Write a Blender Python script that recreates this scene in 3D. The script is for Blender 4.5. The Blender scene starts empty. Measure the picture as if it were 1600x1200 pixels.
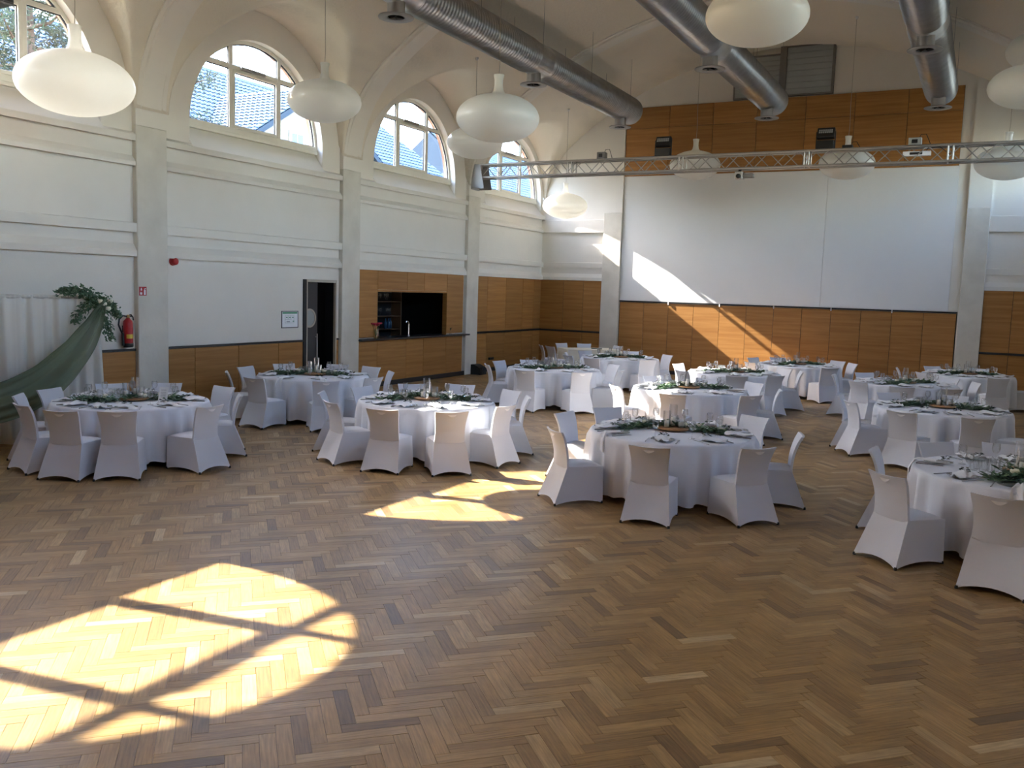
import bpy, math, random
from mathutils import Matrix, Vector
PI = math.pi
sc = bpy.context.scene
col = sc.collection
random.seed(7)

# ------------------------------------------------------------------ camera, world, sun, exposure
cam_d = bpy.data.cameras.new('camera'); cam = bpy.data.objects.new('camera', cam_d); col.objects.link(cam)
cam_d.sensor_width = 36.0; cam_d.lens = 1382.68 * 36 / 1600; cam_d.clip_end = 400; cam_d.clip_start = .05
_r = Vector((0.883385, 0.467610, 0.0311726)); _u = Vector((-0.076834, 0.0788928, 0.9939177)); _f = Vector((-0.4623067, 0.8804071, -0.1056211))
_m = Matrix.Identity(4)
for i in range(3):
    _m[i][0] = _r[i]; _m[i][1] = _u[i]; _m[i][2] = -_f[i]
_m[0][3], _m[1][3], _m[2][3] = 0, 0, 2.4
cam.matrix_world = _m
sc.camera = cam
vs = sc.view_settings
vs.view_transform = 'Standard'; vs.look = 'None'; vs.gamma = 1.0; vs.use_curve_mapping = False
vs.exposure = 1.34
sc.cycles.use_denoising = True
sc.cycles.max_bounces = 6; sc.cycles.diffuse_bounces = 4; sc.cycles.glossy_bounces = 2; sc.cycles.transparent_max_bounces = 10
sc.cycles.use_adaptive_sampling = True; sc.cycles.adaptive_threshold = .14; sc.cycles.adaptive_min_samples = 24
sc.cycles.caustics_reflective = False; sc.cycles.caustics_refractive = False
sc.cycles.sample_clamp_indirect = 6.0

SUN = Vector((1.372, 0.215, -1.0)).normalized()
w = bpy.data.worlds.new('sky'); sc.world = w; w.use_nodes = True
nt = w.node_tree; bg = nt.nodes['Background']
sky = nt.nodes.new('ShaderNodeTexSky'); sky.sky_type = 'NISHITA'; sky.sun_disc = False
sky.sun_elevation = math.asin(-SUN.z); sky.sun_rotation = math.atan2(-SUN.x, -SUN.y)
sky.air_density = 1.0; sky.dust_density = 1.3; sky.ozone_density = 1.0
nt.links.new(sky.outputs[0], bg.inputs['Color']); bg.inputs['Strength'].default_value = 1.6
sd = bpy.data.lights.new('sun', 'SUN'); sd.energy = 16.5; sd.angle = math.radians(.42); sd.color = (1.0, .95, .86)
so = bpy.data.objects.new('sun', sd); col.objects.link(so)
so.rotation_euler = SUN.to_track_quat('-Z', 'Y').to_euler(); so.location = (-40, 0, 40)

# ------------------------------------------------------------------ materials
M = {}
def nodes(name):
    m = bpy.data.materials.new(name); m.use_nodes = True
    n = m.node_tree.nodes; l = m.node_tree.links
    return m, n, l, n['Principled BSDF']
def mat(name, c, rough=.5, metal=0, spec=.5, var=None, bump=None, c2=None, coords='Object'):
    """plain or mottled material: var=(scale, amount) or c2 for a second colour, bump=(scale, strength)"""
    m, n, l, b = nodes(name)
    b.inputs['Roughness'].default_value = rough; b.inputs['Metallic'].default_value = metal
    b.inputs['Specular IOR Level'].default_value = spec
    b.inputs['Base Color'].default_value = (*c, 1)
    if var or bump:
        tc = n.new('ShaderNodeNewGeometry')
    if var:
        t = n.new('ShaderNodeTexNoise'); t.inputs['Scale'].default_value = var[0]; t.inputs['Detail'].default_value = 6
        l.new(tc.outputs['Position'], t.inputs['Vector'])
        r = n.new('ShaderNodeValToRGB'); l.new(t.outputs['Fac'], r.inputs['Fac'])
        r.color_ramp.elements[0].position = .3; r.color_ramp.elements[1].position = .7
        k = var[1]; cc = c2 or tuple(x * (1 - k) for x in c)
        r.color_ramp.elements[0].color = (*cc, 1); r.color_ramp.elements[1].color = (*c, 1)
        l.new(r.outputs['Color'], b.inputs['Base Color'])
    if bump:
        t2 = n.new('ShaderNodeTexNoise'); t2.inputs['Scale'].default_value = bump[0]; t2.inputs['Detail'].default_value = 5
        l.new(tc.outputs['Position'], t2.inputs['Vector'])
        bp = n.new('ShaderNodeBump'); bp.inputs['Strength'].default_value = bump[1]; bp.inputs['Distance'].default_value = .02
        l.new(t2.outputs['Fac'], bp.inputs['Height']); l.new(bp.outputs['Normal'], b.inputs['Normal'])
    M[name] = m
    return m
mat('plaster', (.765, .72, .645), .8, spec=.25, var=(1.5, .04), bump=(9, .12))
mat('plaster_white', (.765, .755, .735), .75, spec=.3, var=(.8, .03))
mat('pillar_stone', (.70, .655, .57), .8, spec=.25, var=(2.2, .0), c2=(.60, .555, .475), bump=(14, .15))
mat('dark_trim', (.016, .016, .018), .45)
mat('black', (.008, .008, .009), .5)
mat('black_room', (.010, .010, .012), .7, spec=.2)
mat('door_dark', (.022, .024, .028), .35)
mat('beige_metal', (.42, .38, .31), .5)
mat('chrome', (.80, .80, .80), .18, 1)
mat('silver', (.42, .42, .44), .28, 1)
mat('alu', (.44, .42, .39), .42, .85)
mat('alu_dark', (.20, .19, .18), .5, .6)
mat('galv', (.56, .57, .58), .34, .92, var=(5, .18))
mat('flange', (.33, .32, .31), .5, .4)
mat('duct_inside', (.015, .014, .013), .8)
mat('frame_cream', (.80, .77, .67), .45, var=(3, .05))
mat('rubber', (.012, .014, .02), .6)
mat('fabric', (.68, .69, .735), .75, spec=.3, bump=(160, .05))
mat('cloth', (.74, .75, .79), .85, spec=.2, bump=(220, .06))
mat('cream_cloth', (.80, .75, .62), .85, spec=.2)
mat('napkin', (.84, .84, .85), .9, spec=.2)
mat('leaf', (.135, .225, .115), .55, var=(9, .0), c2=(.060, .125, .070))
mat('leaf_pale', (.26, .33, .20), .6, var=(9, .0), c2=(.13, .19, .11))
mat('leaf_dark', (.010, .024, .016), .6)
mat('rose', (.80, .76, .60), .8)
mat('wood_slice', (.42, .22, .09), .6, var=(30, .3))
mat('wax', (.86, .80, .66), .5)
mat('brass', (.55, .38, .16), .3, .9)
mat('red', (.42, .014, .018), .35)
mat('yellow', (.65, .45, .05), .5)
mat('sign_red', (.40, .012, .016), .5)
mat('white_print', (.82, .82, .82), .6)
mat('green_print', (.08, .28, .14), .6)
mat('grey_print', (.35, .36, .37), .6)
mat('hatch_grey', (.36, .38, .37), .55, .3, var=(1.2, .06))
mat('bottle_blue', (.03, .08, .16), .15)
mat('bottle_green', (.015, .05, .02), .15)
mat('flower_red', (.50, .03, .07), .6)
mat('stem', (.09, .16, .05), .6)
mat('bark', (.10, .065, .045), .9)
mat('needles', (.045, .085, .05), .8, var=(1.5, .0), c2=(.10, .085, .055))
mat('house_wall', (.24, .215, .17), .9)
mat('roof_edge', (.05, .065, .085), 1.0, spec=0)
mat('brick', (.42, .24, .17), .9, var=(6, .35))
mat('ground', (.16, .16, .12), 1, var=(.4, .3))
mat('subfloor', (.05, .026, .012), .8)
mat('shelf_wood', (.10, .05, .022), .5)

def ceiling_mat():
    m, n, l, b = nodes('ceiling'); b.inputs['Roughness'].default_value = .85; b.inputs['Specular IOR Level'].default_value = .2
    g = n.new('ShaderNodeNewGeometry')
    t = n.new('ShaderNodeTexNoise'); t.inputs['Scale'].default_value = 14; t.inputs['Detail'].default_value = 8; t.inputs['Roughness'].default_value = .7
    l.new(g.outputs['Position'], t.inputs['Vector'])
    # old soot on the plaster in blotches
    mp = n.new('ShaderNodeMapping'); mp.inputs['Scale'].default_value = (.42, .17, .42); mp.inputs['Location'].default_value = (4.4, 2.0, .6)
    l.new(g.outputs['Position'], mp.inputs['Vector'])
    t2 = n.new('ShaderNodeTexNoise'); t2.inputs['Scale'].default_value = 1.0; t2.inputs['Detail'].default_value = 3
    l.new(mp.outputs[0], t2.inputs['Vector'])
    r = n.new('ShaderNodeValToRGB'); r.color_ramp.elements[0].position = .58; r.color_ramp.elements[1].position = .74
    l.new(t2.outputs['Fac'], r.inputs['Fac'])
    mu = n.new('ShaderNodeMath'); mu.operation = 'MULTIPLY'; l.new(r.outputs['Color'], mu.inputs[0]); l.new(t.outputs['Fac'], mu.inputs[1])
    mx = n.new('ShaderNodeMix'); mx.data_type = 'RGBA'
    mx.inputs[6].default_value = (.74, .67, .555, 1); mx.inputs[7].default_value = (.27, .25, .22, 1)
    l.new(mu.outputs[0], mx.inputs[0]); l.new(mx.outputs[2], b.inputs['Base Color'])
    bp = n.new('ShaderNodeBump'); bp.inputs['Strength'].default_value = .55; bp.inputs['Distance'].default_value = .03
    l.new(t.outputs['Fac'], bp.inputs['Height']); l.new(bp.outputs['Normal'], b.inputs['Normal'])
    M['ceiling'] = m
ceiling_mat()

def oak_panel(name, base, dark):
    m, n, l, b = nodes(name); b.inputs['Roughness'].default_value = .42; b.inputs['Specular IOR Level'].default_value = .35
    g = n.new('ShaderNodeNewGeometry'); oi = n.new('ShaderNodeObjectInfo')
    mp = n.new('ShaderNodeMapping'); mp.inputs['Scale'].default_value = (.55, .55, 15)
    ad = n.new('ShaderNodeVectorMath'); ad.operation = 'ADD'
    cb = n.new('ShaderNodeCombineXYZ'); ml = n.new('ShaderNodeMath'); ml.operation = 'MULTIPLY'; ml.inputs[1].default_value = 37
    l.new(oi.outputs['Random'], ml.inputs[0]); l.new(ml.outputs[0], cb.inputs[2]); l.new(ml.outputs[0], cb.inputs[0])
    l.new(g.outputs['Position'], ad.inputs[0]); l.new(cb.outputs[0], ad.inputs[1]); l.new(ad.outputs[0], mp.inputs['Vector'])
    t = n.new('ShaderNodeTexNoise'); t.inputs['Scale'].default_value = 1; t.inputs['Detail'].default_value = 7; t.inputs['Roughness'].default_value = .62
    l.new(mp.outputs[0], t.inputs['Vector'])
    r = n.new('ShaderNodeValToRGB'); l.new(t.outputs['Fac'], r.inputs['Fac'])
    r.color_ramp.elements[0].position = .32; r.color_ramp.elements[1].position = .66
    r.color_ramp.elements[0].color = (*dark, 1); r.color_ramp.elements[1].color = (*base, 1)
    hs = n.new('ShaderNodeHueSaturation'); l.new(r.outputs['Color'], hs.inputs['Color'])
    rg = n.new('ShaderNodeMapRange'); rg.inputs['To Min'].default_value = .84; rg.inputs['To Max'].default_value = 1.1
    l.new(oi.outputs['Random'], rg.inputs['Value']); l.new(rg.outputs[0], hs.inputs['Value'])
    l.new(hs.outputs[0], b.inputs['Base Color'])
    M[name] = m
oak_panel('oak', (.42, .205, .062), (.30, .130, .034))

def parquet_mat():
    m, n, l, b = nodes('parquet'); b.inputs['Specular IOR Level'].default_value = .45
    a = n.new('ShaderNodeAttribute'); a.attribute_name = 'tone'
    uv = n.new('ShaderNodeUVMap'); uv.uv_map = 'uv'
    mp = n.new('ShaderNodeMapping'); mp.inputs['Scale'].default_value = (5, 75, 1); l.new(uv.outputs[0], mp.inputs['Vector'])
    t = n.new('ShaderNodeTexNoise'); t.inputs['Scale'].default_value = 1; t.inputs['Detail'].default_value = 5; l.new(mp.outputs[0], t.inputs['Vector'])
    r = n.new('ShaderNodeValToRGB'); e = r.color_ramp.elements
    e[0].position = 0; e[0].color = (.170, .098, .042, 1); e[1].position = 1; e[1].color = (.53, .385, .205, 1)
    x = e.new(.45); x.color = (.340, .200, .070, 1); x2 = e.new(.8); x2.color = (.430, .272, .110, 1)
    l.new(a.outputs['Fac'], r.inputs['Fac'])
    rg = n.new('ShaderNodeMapRange'); rg.inputs['From Min'].default_value = .25; rg.inputs['From Max'].default_value = .75
    rg.inputs['To Min'].default_value = .62; rg.inputs['To Max'].default_value = 1.22; l.new(t.outputs['Fac'], rg.inputs['Value'])
    hs = n.new('ShaderNodeHueSaturation'); l.new(r.outputs['Color'], hs.inputs['Color']); l.new(rg.outputs[0], hs.inputs['Value'])
    # worn and grimy areas across the planks
    gd = n.new('ShaderNodeNewGeometry'); td = n.new('ShaderNodeTexNoise'); td.inputs['Scale'].default_value = 1.7; td.inputs['Detail'].default_value = 9; td.inputs['Roughness'].default_value = .68
    l.new(gd.outputs['Position'], td.inputs['Vector'])
    rd = n.new('ShaderNodeMapRange'); rd.inputs['From Min'].default_value = .35; rd.inputs['From Max'].default_value = .65; rd.inputs['To Min'].default_value = .80; rd.inputs['To Max'].default_value = 1.08; l.new(td.outputs['Fac'], rd.inputs['Value'])
    h2 = n.new('ShaderNodeHueSaturation'); l.new(hs.outputs[0], h2.inputs['Color']); l.new(rd.outputs[0], h2.inputs['Value'])
    l.new(h2.outputs[0], b.inputs['Base Color'])
    g = n.new('ShaderNodeNewGeometry'); t3 = n.new('ShaderNodeTexNoise'); t3.inputs['Scale'].default_value = .9; t3.inputs['Detail'].default_value = 5
    l.new(g.outputs['Position'], t3.inputs['Vector'])
    rr = n.new('ShaderNodeMapRange'); rr.inputs['To Min'].default_value = .30; rr.inputs['To Max'].default_value = .50
    l.new(t3.outputs['Fac'], rr.inputs['Value']); l.new(rr.outputs[0], b.inputs['Roughness'])
    bp = n.new('ShaderNodeBump'); bp.inputs['Strength'].default_value = .08; bp.inputs['Distance'].default_value = .002
    l.new(t.outputs['Fac'], bp.inputs['Height']); l.new(bp.outputs['Normal'], b.inputs['Normal'])
    M['parquet'] = m
parquet_mat()

def glass_mat(name, tint, refl=.12, opacity=0, rough=.03):
    """thin clear glass: mostly transparent, a fresnel share of gloss"""
    m, n, l, b = nodes(name); n.remove(b); out = n['Material Output']
    tr = n.new('ShaderNodeBsdfTransparent'); tr.inputs[0].default_value = (*tint, 1)
    gl = n.new('ShaderNodeBsdfGlossy'); gl.inputs['Roughness'].default_value = rough
    fr = n.new('ShaderNodeLayerWeight'); fr.inputs['Blend'].default_value = .25
    mr = n.new('ShaderNodeMapRange'); mr.inputs['To Min'].default_value = .04; mr.inputs['To Max'].default_value = refl; l.new(fr.outputs['Facing'], mr.inputs['Value'])
    mx = n.new('ShaderNodeMixShader'); l.new(mr.outputs[0], mx.inputs[0]); l.new(tr.outputs[0], mx.inputs[1]); l.new(gl.outputs[0], mx.inputs[2])
    l.new(mx.outputs[0], out.inputs['Surface']); M[name] = m
glass_mat('pane_glass', (.97, .985, 1.0), .25)
glass_mat('tumbler_glass', (.985, .99, .995), .85, rough=.10)
glass_mat('cut_glass', (.97, .98, .985), .95, rough=.2)

def cloth_sheer(name, c, alpha, trans=.5):
    m, n, l, b = nodes(name); n.remove(b); out = n['Material Output']
    d = n.new('ShaderNodeBsdfDiffuse'); d.inputs[0].default_value = (*c, 1)
    t = n.new('ShaderNodeBsdfTranslucent'); t.inputs[0].default_value = (*c, 1)
    x = n.new('ShaderNodeMixShader'); x.inputs[0].default_value = trans; l.new(d.outputs[0], x.inputs[1]); l.new(t.outputs[0], x.inputs[2])
    tr = n.new('ShaderNodeBsdfTransparent'); y = n.new('ShaderNodeMixShader'); y.inputs[0].default_value = alpha
    l.new(tr.outputs[0], y.inputs[1]); l.new(x.outputs[0], y.inputs[2]); l.new(y.outputs[0], out.inputs['Surface']); M[name] = m
cloth_sheer('sheer_white', (.84, .82, .76), .86, .22)
cloth_sheer('gauze_green', (.21, .27, .18), .80, .35)

def opal_mat():
    m, n, l, b = nodes('opal'); out = n['Material Output']
    b.inputs['Base Color'].default_value = (.84, .83, .80, 1); b.inputs['Roughness'].default_value = .28; b.inputs['Specular IOR Level'].default_value = .5
    t = n.new('ShaderNodeBsdfTranslucent'); t.inputs[0].default_value = (.86, .84, .78, 1)
    x = n.new('ShaderNodeMixShader'); x.inputs[0].default_value = .45
    l.new(b.outputs[0], x.inputs[1]); l.new(t.outputs[0], x.inputs[2]); l.new(x.outputs[0], out.inputs['Surface']); M['opal'] = m
opal_mat()

def tile_mat():
    m, n, l, b = nodes('roof_tile'); b.inputs['Roughness'].default_value = .22; b.inputs['Base Color'].default_value = (.06, .085, .12, 1)
    M['roof_tile'] = m
tile_mat()

# ------------------------------------------------------------------ mesh helpers
class MB:
    def __init__(s): s.v = []; s.f = []; s.sm = []
    def add(s, vs_, fs, smooth=False):
        o = len(s.v); s.v += [tuple(p) for p in vs_]
        for f in fs: s.f.append(tuple(i + o for i in f)); s.sm.append(smooth)
    def box(s, a, b):
        (x0, y0, z0), (x1, y1, z1) = a, b
        s.add([(x0, y0, z0), (x1, y0, z0), (x1, y1, z0), (x0, y1, z0), (x0, y0, z1), (x1, y0, z1), (x1, y1, z1), (x0, y1, z1)],
              [(0, 3, 2, 1), (4, 5, 6, 7), (0, 1, 5, 4), (1, 2, 6, 5), (2, 3, 7, 6), (3, 0, 4, 7)])
    def bbox(s, a, b, c=.004):
        """box with chamfered edges"""
        x0, y0, z0 = (min(a[i], b[i]) for i in range(3)); x1, y1, z1 = (max(a[i], b[i]) for i in range(3))
        V = []; ids = {}
        for ix, X in enumerate((x0, x1)):
            for iy, Y in enumerate((y0, y1)):
                for iz, Z in enumerate((z0, z1)):
                    dx = c if ix == 0 else -c; dy = c if iy == 0 else -c; dz = c if iz == 0 else -c
                    for k, p in enumerate(((X, Y + dy, Z + dz), (X + dx, Y, Z + dz), (X + dx, Y + dy, Z))):
                        ids[ix, iy, iz, k] = len(V); V.append(p)
        F = []
        for a_ in (0, 1):
            F.append([ids[a_, i, j, 0] for i, j in ((0, 0), (1, 0), (1, 1), (0, 1))])
            F.append([ids[i, a_, j, 1] for i, j in ((0, 0), (1, 0), (1, 1), (0, 1))])
            F.append([ids[i, j, a_, 2] for i, j in ((0, 0), (1, 0), (1, 1), (0, 1))])
            for b_ in (0, 1):
                F.append([ids[a_, b_, 0, 0], ids[a_, b_, 1, 0], ids[a_, b_, 1, 1], ids[a_, b_, 0, 1]])
                F.append([ids[a_, 0, b_, 0], ids[a_, 1, b_, 0], ids[a_, 1, b_, 2], ids[a_, 0, b_, 2]])
                F.append([ids[0, a_, b_, 1], ids[1, a_, b_, 1], ids[1, a_, b_, 2], ids[0, a_, b_, 2]])
                for c_ in (0, 1): F.append([ids[a_, b_, c_, k] for k in (0, 1, 2)])
        ctr = Vector(((x0 + x1) / 2, (y0 + y1) / 2, (z0 + z1) / 2)); G = []
        for f in F:
            p = [Vector(V[i]) for i in f]; nn = (p[1] - p[0]).cross(p[2] - p[0])
            G.append(tuple(f) if nn.dot(p[0] - ctr) > 0 else tuple(reversed(f)))
        s.add(V, G)
    def tube(s, pts, r, n=8, caps=True, smooth=True):
        pts = [Vector(p) for p in pts]; k = len(pts); rs = r if isinstance(r, (list, tuple)) else [r] * k
        V = []; up = None
        for i, p in enumerate(pts):
            t = (pts[min(i + 1, k - 1)] - pts[max(i - 1, 0)]).normalized()
            if up is None: up = t.orthogonal().normalized()
            up = (up - t * up.dot(t)).normalized(); bi = t.cross(up)
            for j in range(n):
                a = 2 * PI * j / n; V.append(p + (up * math.cos(a) + bi * math.sin(a)) * rs[i])
        F = [(i * n + j, i * n + (j + 1) % n, (i + 1) * n + (j + 1) % n, (i + 1) * n + j) for i in range(k - 1) for j in range(n)]
        s.add(V, F, smooth)
        if caps: s.add(V[:n], [tuple(reversed(range(n)))]); s.add(V[-n:], [tuple(range(n))])
    def lathe(s, prof, n=24, c=(0, 0, 0), smooth=True):
        V = [(c[0] + r * math.cos(2 * PI * j / n), c[1] + r * math.sin(2 * PI * j / n), c[2] + z) for r, z in prof for j in range(n)]
        F = [(i * n + j, i * n + (j + 1) % n, (i + 1) * n + (j + 1) % n, (i + 1) * n + j) for i in range(len(prof) - 1) for j in range(n)]
        s.add(V, F, smooth)
    def grid(s, fn, nu, nv, smooth=True):
        V = [fn(i / nu, j / nv) for j in range(nv + 1) for i in range(nu + 1)]
        F = [(j * (nu + 1) + i, j * (nu + 1) + i + 1, (j + 1) * (nu + 1) + i + 1, (j + 1) * (nu + 1) + i) for j in range(nv) for i in range(nu)]
        s.add(V, F, smooth)
    def prism(s, poly, axis, a, b):
        """extrude a polygon given in the other two axes along axis from a to b"""
        def P(q, t):
            q = list(q); q.insert(axis, t); return tuple(q)
        n = len(poly); V = [P(q, a) for q in poly] + [P(q, b) for q in poly]
        s.add(V, [tuple(reversed(range(n))), tuple(range(n, 2 * n))] + [(i, (i + 1) % n, n + (i + 1) % n, n + i) for i in range(n)])
    def mesh(s, name):
        me = bpy.data.meshes.new(name); me.from_pydata(s.v, [], s.f)
        me.polygons.foreach_set('use_smooth', s.sm); me.update(); return me
    def build(s, name, m, parent=None, weld=False):
        me = s.mesh(name)
        return ob(name, me, m, parent)
def ob(name, me, m, parent=None):
    o = bpy.data.objects.new(name, me); col.objects.link(o)
    if m is not None and not me.materials: me.materials.append(M[m])
    if parent is not None: o.parent = parent
    return o
def tag(o, label=None, cat=None, group=None, kind=None):
    if label: o['label'] = label
    if cat: o['category'] = cat
    if group: o['group'] = group
    if kind: o['kind'] = kind
    return o
def empty(name, loc=(0, 0, 0), rz=0, parent=None):
    o = bpy.data.objects.new(name, None); o.empty_display_size = .1; col.objects.link(o)
    o.location = loc; o.rotation_euler = (0, 0, rz)
    if parent is not None: o.parent = parent
    return o
def copy_tree(o, parent=None, skip=()):
    c = o.copy(); col.objects.link(c); c.parent = parent
    for ch in o.children:
        if ch.name.split('.')[0] not in skip: copy_tree(ch, c, skip)
    return c
def solid(o, t, off=0):
    md = o.modifiers.new('thickness', 'SOLIDIFY'); md.thickness = t; md.offset = off; return o

# ------------------------------------------------------------------ the hall
XC, HALF = -5.257, 7.337
XL = XC - HALF                    # face of the left-hand pilasters
XR_ = XL - .10                    # recessed wall between them
YB = 25.96; YF = -.60             # far and near end wall
PIL = [10.635 + 5.405 * k for k in (-2, -1, 0, 1, 2)]; PW = .315
BAYS = [(PIL[i] + PW, PIL[i + 1] - PW) for i in range(4)] + [(PIL[4] + PW, YB)]
Z_A, Z_B, Z_C, Z_D = 4.664, 4.259, 3.328, 2.764
ZSILL, ZC = 4.86, 5.20
def mir(p): return (2 * XC - p[0], p[1], p[2])
def lun_r(b): return (b[1] - b[0]) / 2 - .04
def wc(b): return (b[0] + b[1]) / 2 + (.10 if b[1] == YB else 0)
# --- vault profile (dx from the axis, z), from the spring of the left wall to the crown
RV, ZV, RF = 10.1, -.76, 2.35
ZFc = ZV + math.sqrt((RV - RF) ** 2 - (HALF - RF) ** 2)
PROF = [(-HALF, ZFc)]
_ta = math.atan2(ZFc - ZV, -(HALF - RF))
for i in range(1, 13):
    a = PI + (_ta - PI) * i / 12; PROF.append((-(HALF - RF) + RF * math.cos(a), ZFc + RF * math.sin(a)))
for i in range(1, 29):
    a = _ta + (PI / 2 - _ta) * i / 28; PROF.append((RV * math.cos(a), ZV + RV * math.sin(a)))
def z_vault(x):
    d = -abs(x - XC)
    for (x0, z0), (x1, z1) in zip(PROF, PROF[1:]):
        if x0 <= d <= x1 and x1 > x0: return z0 + (z1 - z0) * (d - x0) / (x1 - x0)
    return ZC
_S = [0]
for (x0, z0), (x1, z1) in zip(PROF, PROF[1:]): _S.append(_S[-1] + math.hypot(x1 - x0, z1 - z0))
def prof_at(s):
    for i in range(len(_S) - 1):
        if s <= _S[i + 1] + 1e-9:
            k = (s - _S[i]) / (_S[i + 1] - _S[i]); return (PROF[i][0] + (PROF[i + 1][0] - PROF[i][0]) * k, PROF[i][1] + (PROF[i + 1][1] - PROF[i][1]) * k)
    return PROF[-1]
def s_of_z(z):
    for i in range(len(_S) - 1):
        z0, z1 = PROF[i][1], PROF[i + 1][1]
        if z0 <= z <= z1 and z1 > z0: return _S[i] + (_S[i + 1] - _S[i]) * (z - z0) / (z1 - z0)
    return 0

# --- floor: herringbone parquet, plank by plank
def build_floor():
    mb = MB(); mb.box((XL - .4, YF, -.25), (2 * XC - XL + .4, YB + .3, -.012))
    floor = mb.build('floor', 'subfloor'); tag(floor, kind='structure')
    wd, n = .086, 5; c45 = math.cos(PI / 4); rnd = random.Random(3)
    cand = []
    K = 280
    def W(u, v): return ((u - v) * c45 * wd - 5.3, (u + v) * c45 * wd + 8.0)
    for k in range(-K, K):
        for m in range(-40, 40):
            for typ in (0, 1):
                x0 = k + 2 * n * m; y0 = k if typ == 0 else k + 1
                du, dv = (n, 1) if typ == 0 else (1, n)
                cx, cy = W(x0 + du / 2, y0 + dv / 2)
                if not (XL - .1 < cx < 2.2 and YF + .1 < cy < YB): continue
                if cy < 1.5: 
                    pass
                g = .011
                q = [W(x0 + g, y0 + g), W(x0 + du - g, y0 + g), W(x0 + du - g, y0 + dv - g), W(x0 + g, y0 + dv - g)]
                cand.append((cx, cy, q, typ))
    def tone():
        t = rnd.gauss(.5, .19)
        if rnd.random() < .09: t += .17
        if rnd.random() < .05: t -= .25
        return min(1, max(0, t))
    def seen(cx, cy):
        d = Vector((cx, cy, -2.4)); z = d.dot(_f)
        if z < .5: return None
        u = 800 + 1382.68 * d.dot(_r) / z; v = 600 - 1382.68 * d.dot(_u) / z
        return z if -5 < u < 1605 and v < 1205 else None
    ranked = []
    for i, c in enumerate(cand):
        z = seen(c[0], c[1])
        if z: ranked.append((z, i))
    ranked.sort(); near = {i for _, i in ranked[:300]}
    def make(planks, name):
        V, F, T, U = [], [], [], []
        for cx, cy, q, typ in planks:
            o = len(V); zt = rnd.uniform(-.0006, .0004); t = tone(); r1 = rnd.random() * 9; r2 = rnd.random() * 9; e = .0012
            mx_, my_ = cx, cy
            inn = [(x + (e if x < mx_ else -e), y + (e if y < my_ else -e)) for x, y in q]
            V += [(x, y, -.012) for x, y in q] + [(x, y, zt - .0012) for x, y in q] + [(x, y, zt) for x, y in inn]
            uvq = [(0, 0), (.43, 0), (.43, .086), (0, .086)] if typ == 0 else [(0, 0), (0, .086), (.43, .086), (.43, 0)]
            for f in [(8, 9, 10, 11)] + [(a + b, (a + 1) % 4 + b, (a + 1) % 4 + b + 4, a + b + 4) for b in (0, 4) for a in range(4)]:
                F.append(tuple(x + o for x in f)); T.append(t)
                U += [(uvq[x % 4][0] + r1, uvq[x % 4][1] + r2) for x in f]
        me = bpy.data.meshes.new(name); me.from_pydata(V, [], F)
        at = me.attributes.new('tone', 'FLOAT', 'FACE'); at.data.foreach_set('value', T)
        ul = me.uv_layers.new(name='uv'); ul.data.foreach_set('uv', [x for p in U for x in p])
        me.materials.append(M['parquet']); return ob(name, me, None, floor)
    for i in sorted(near): make([cand[i]], 'parquet_plank')
    tag(make([c for i, c in enumerate(cand) if i not in near], 'parquet_field'), kind='stuff')
build_floor()

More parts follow.
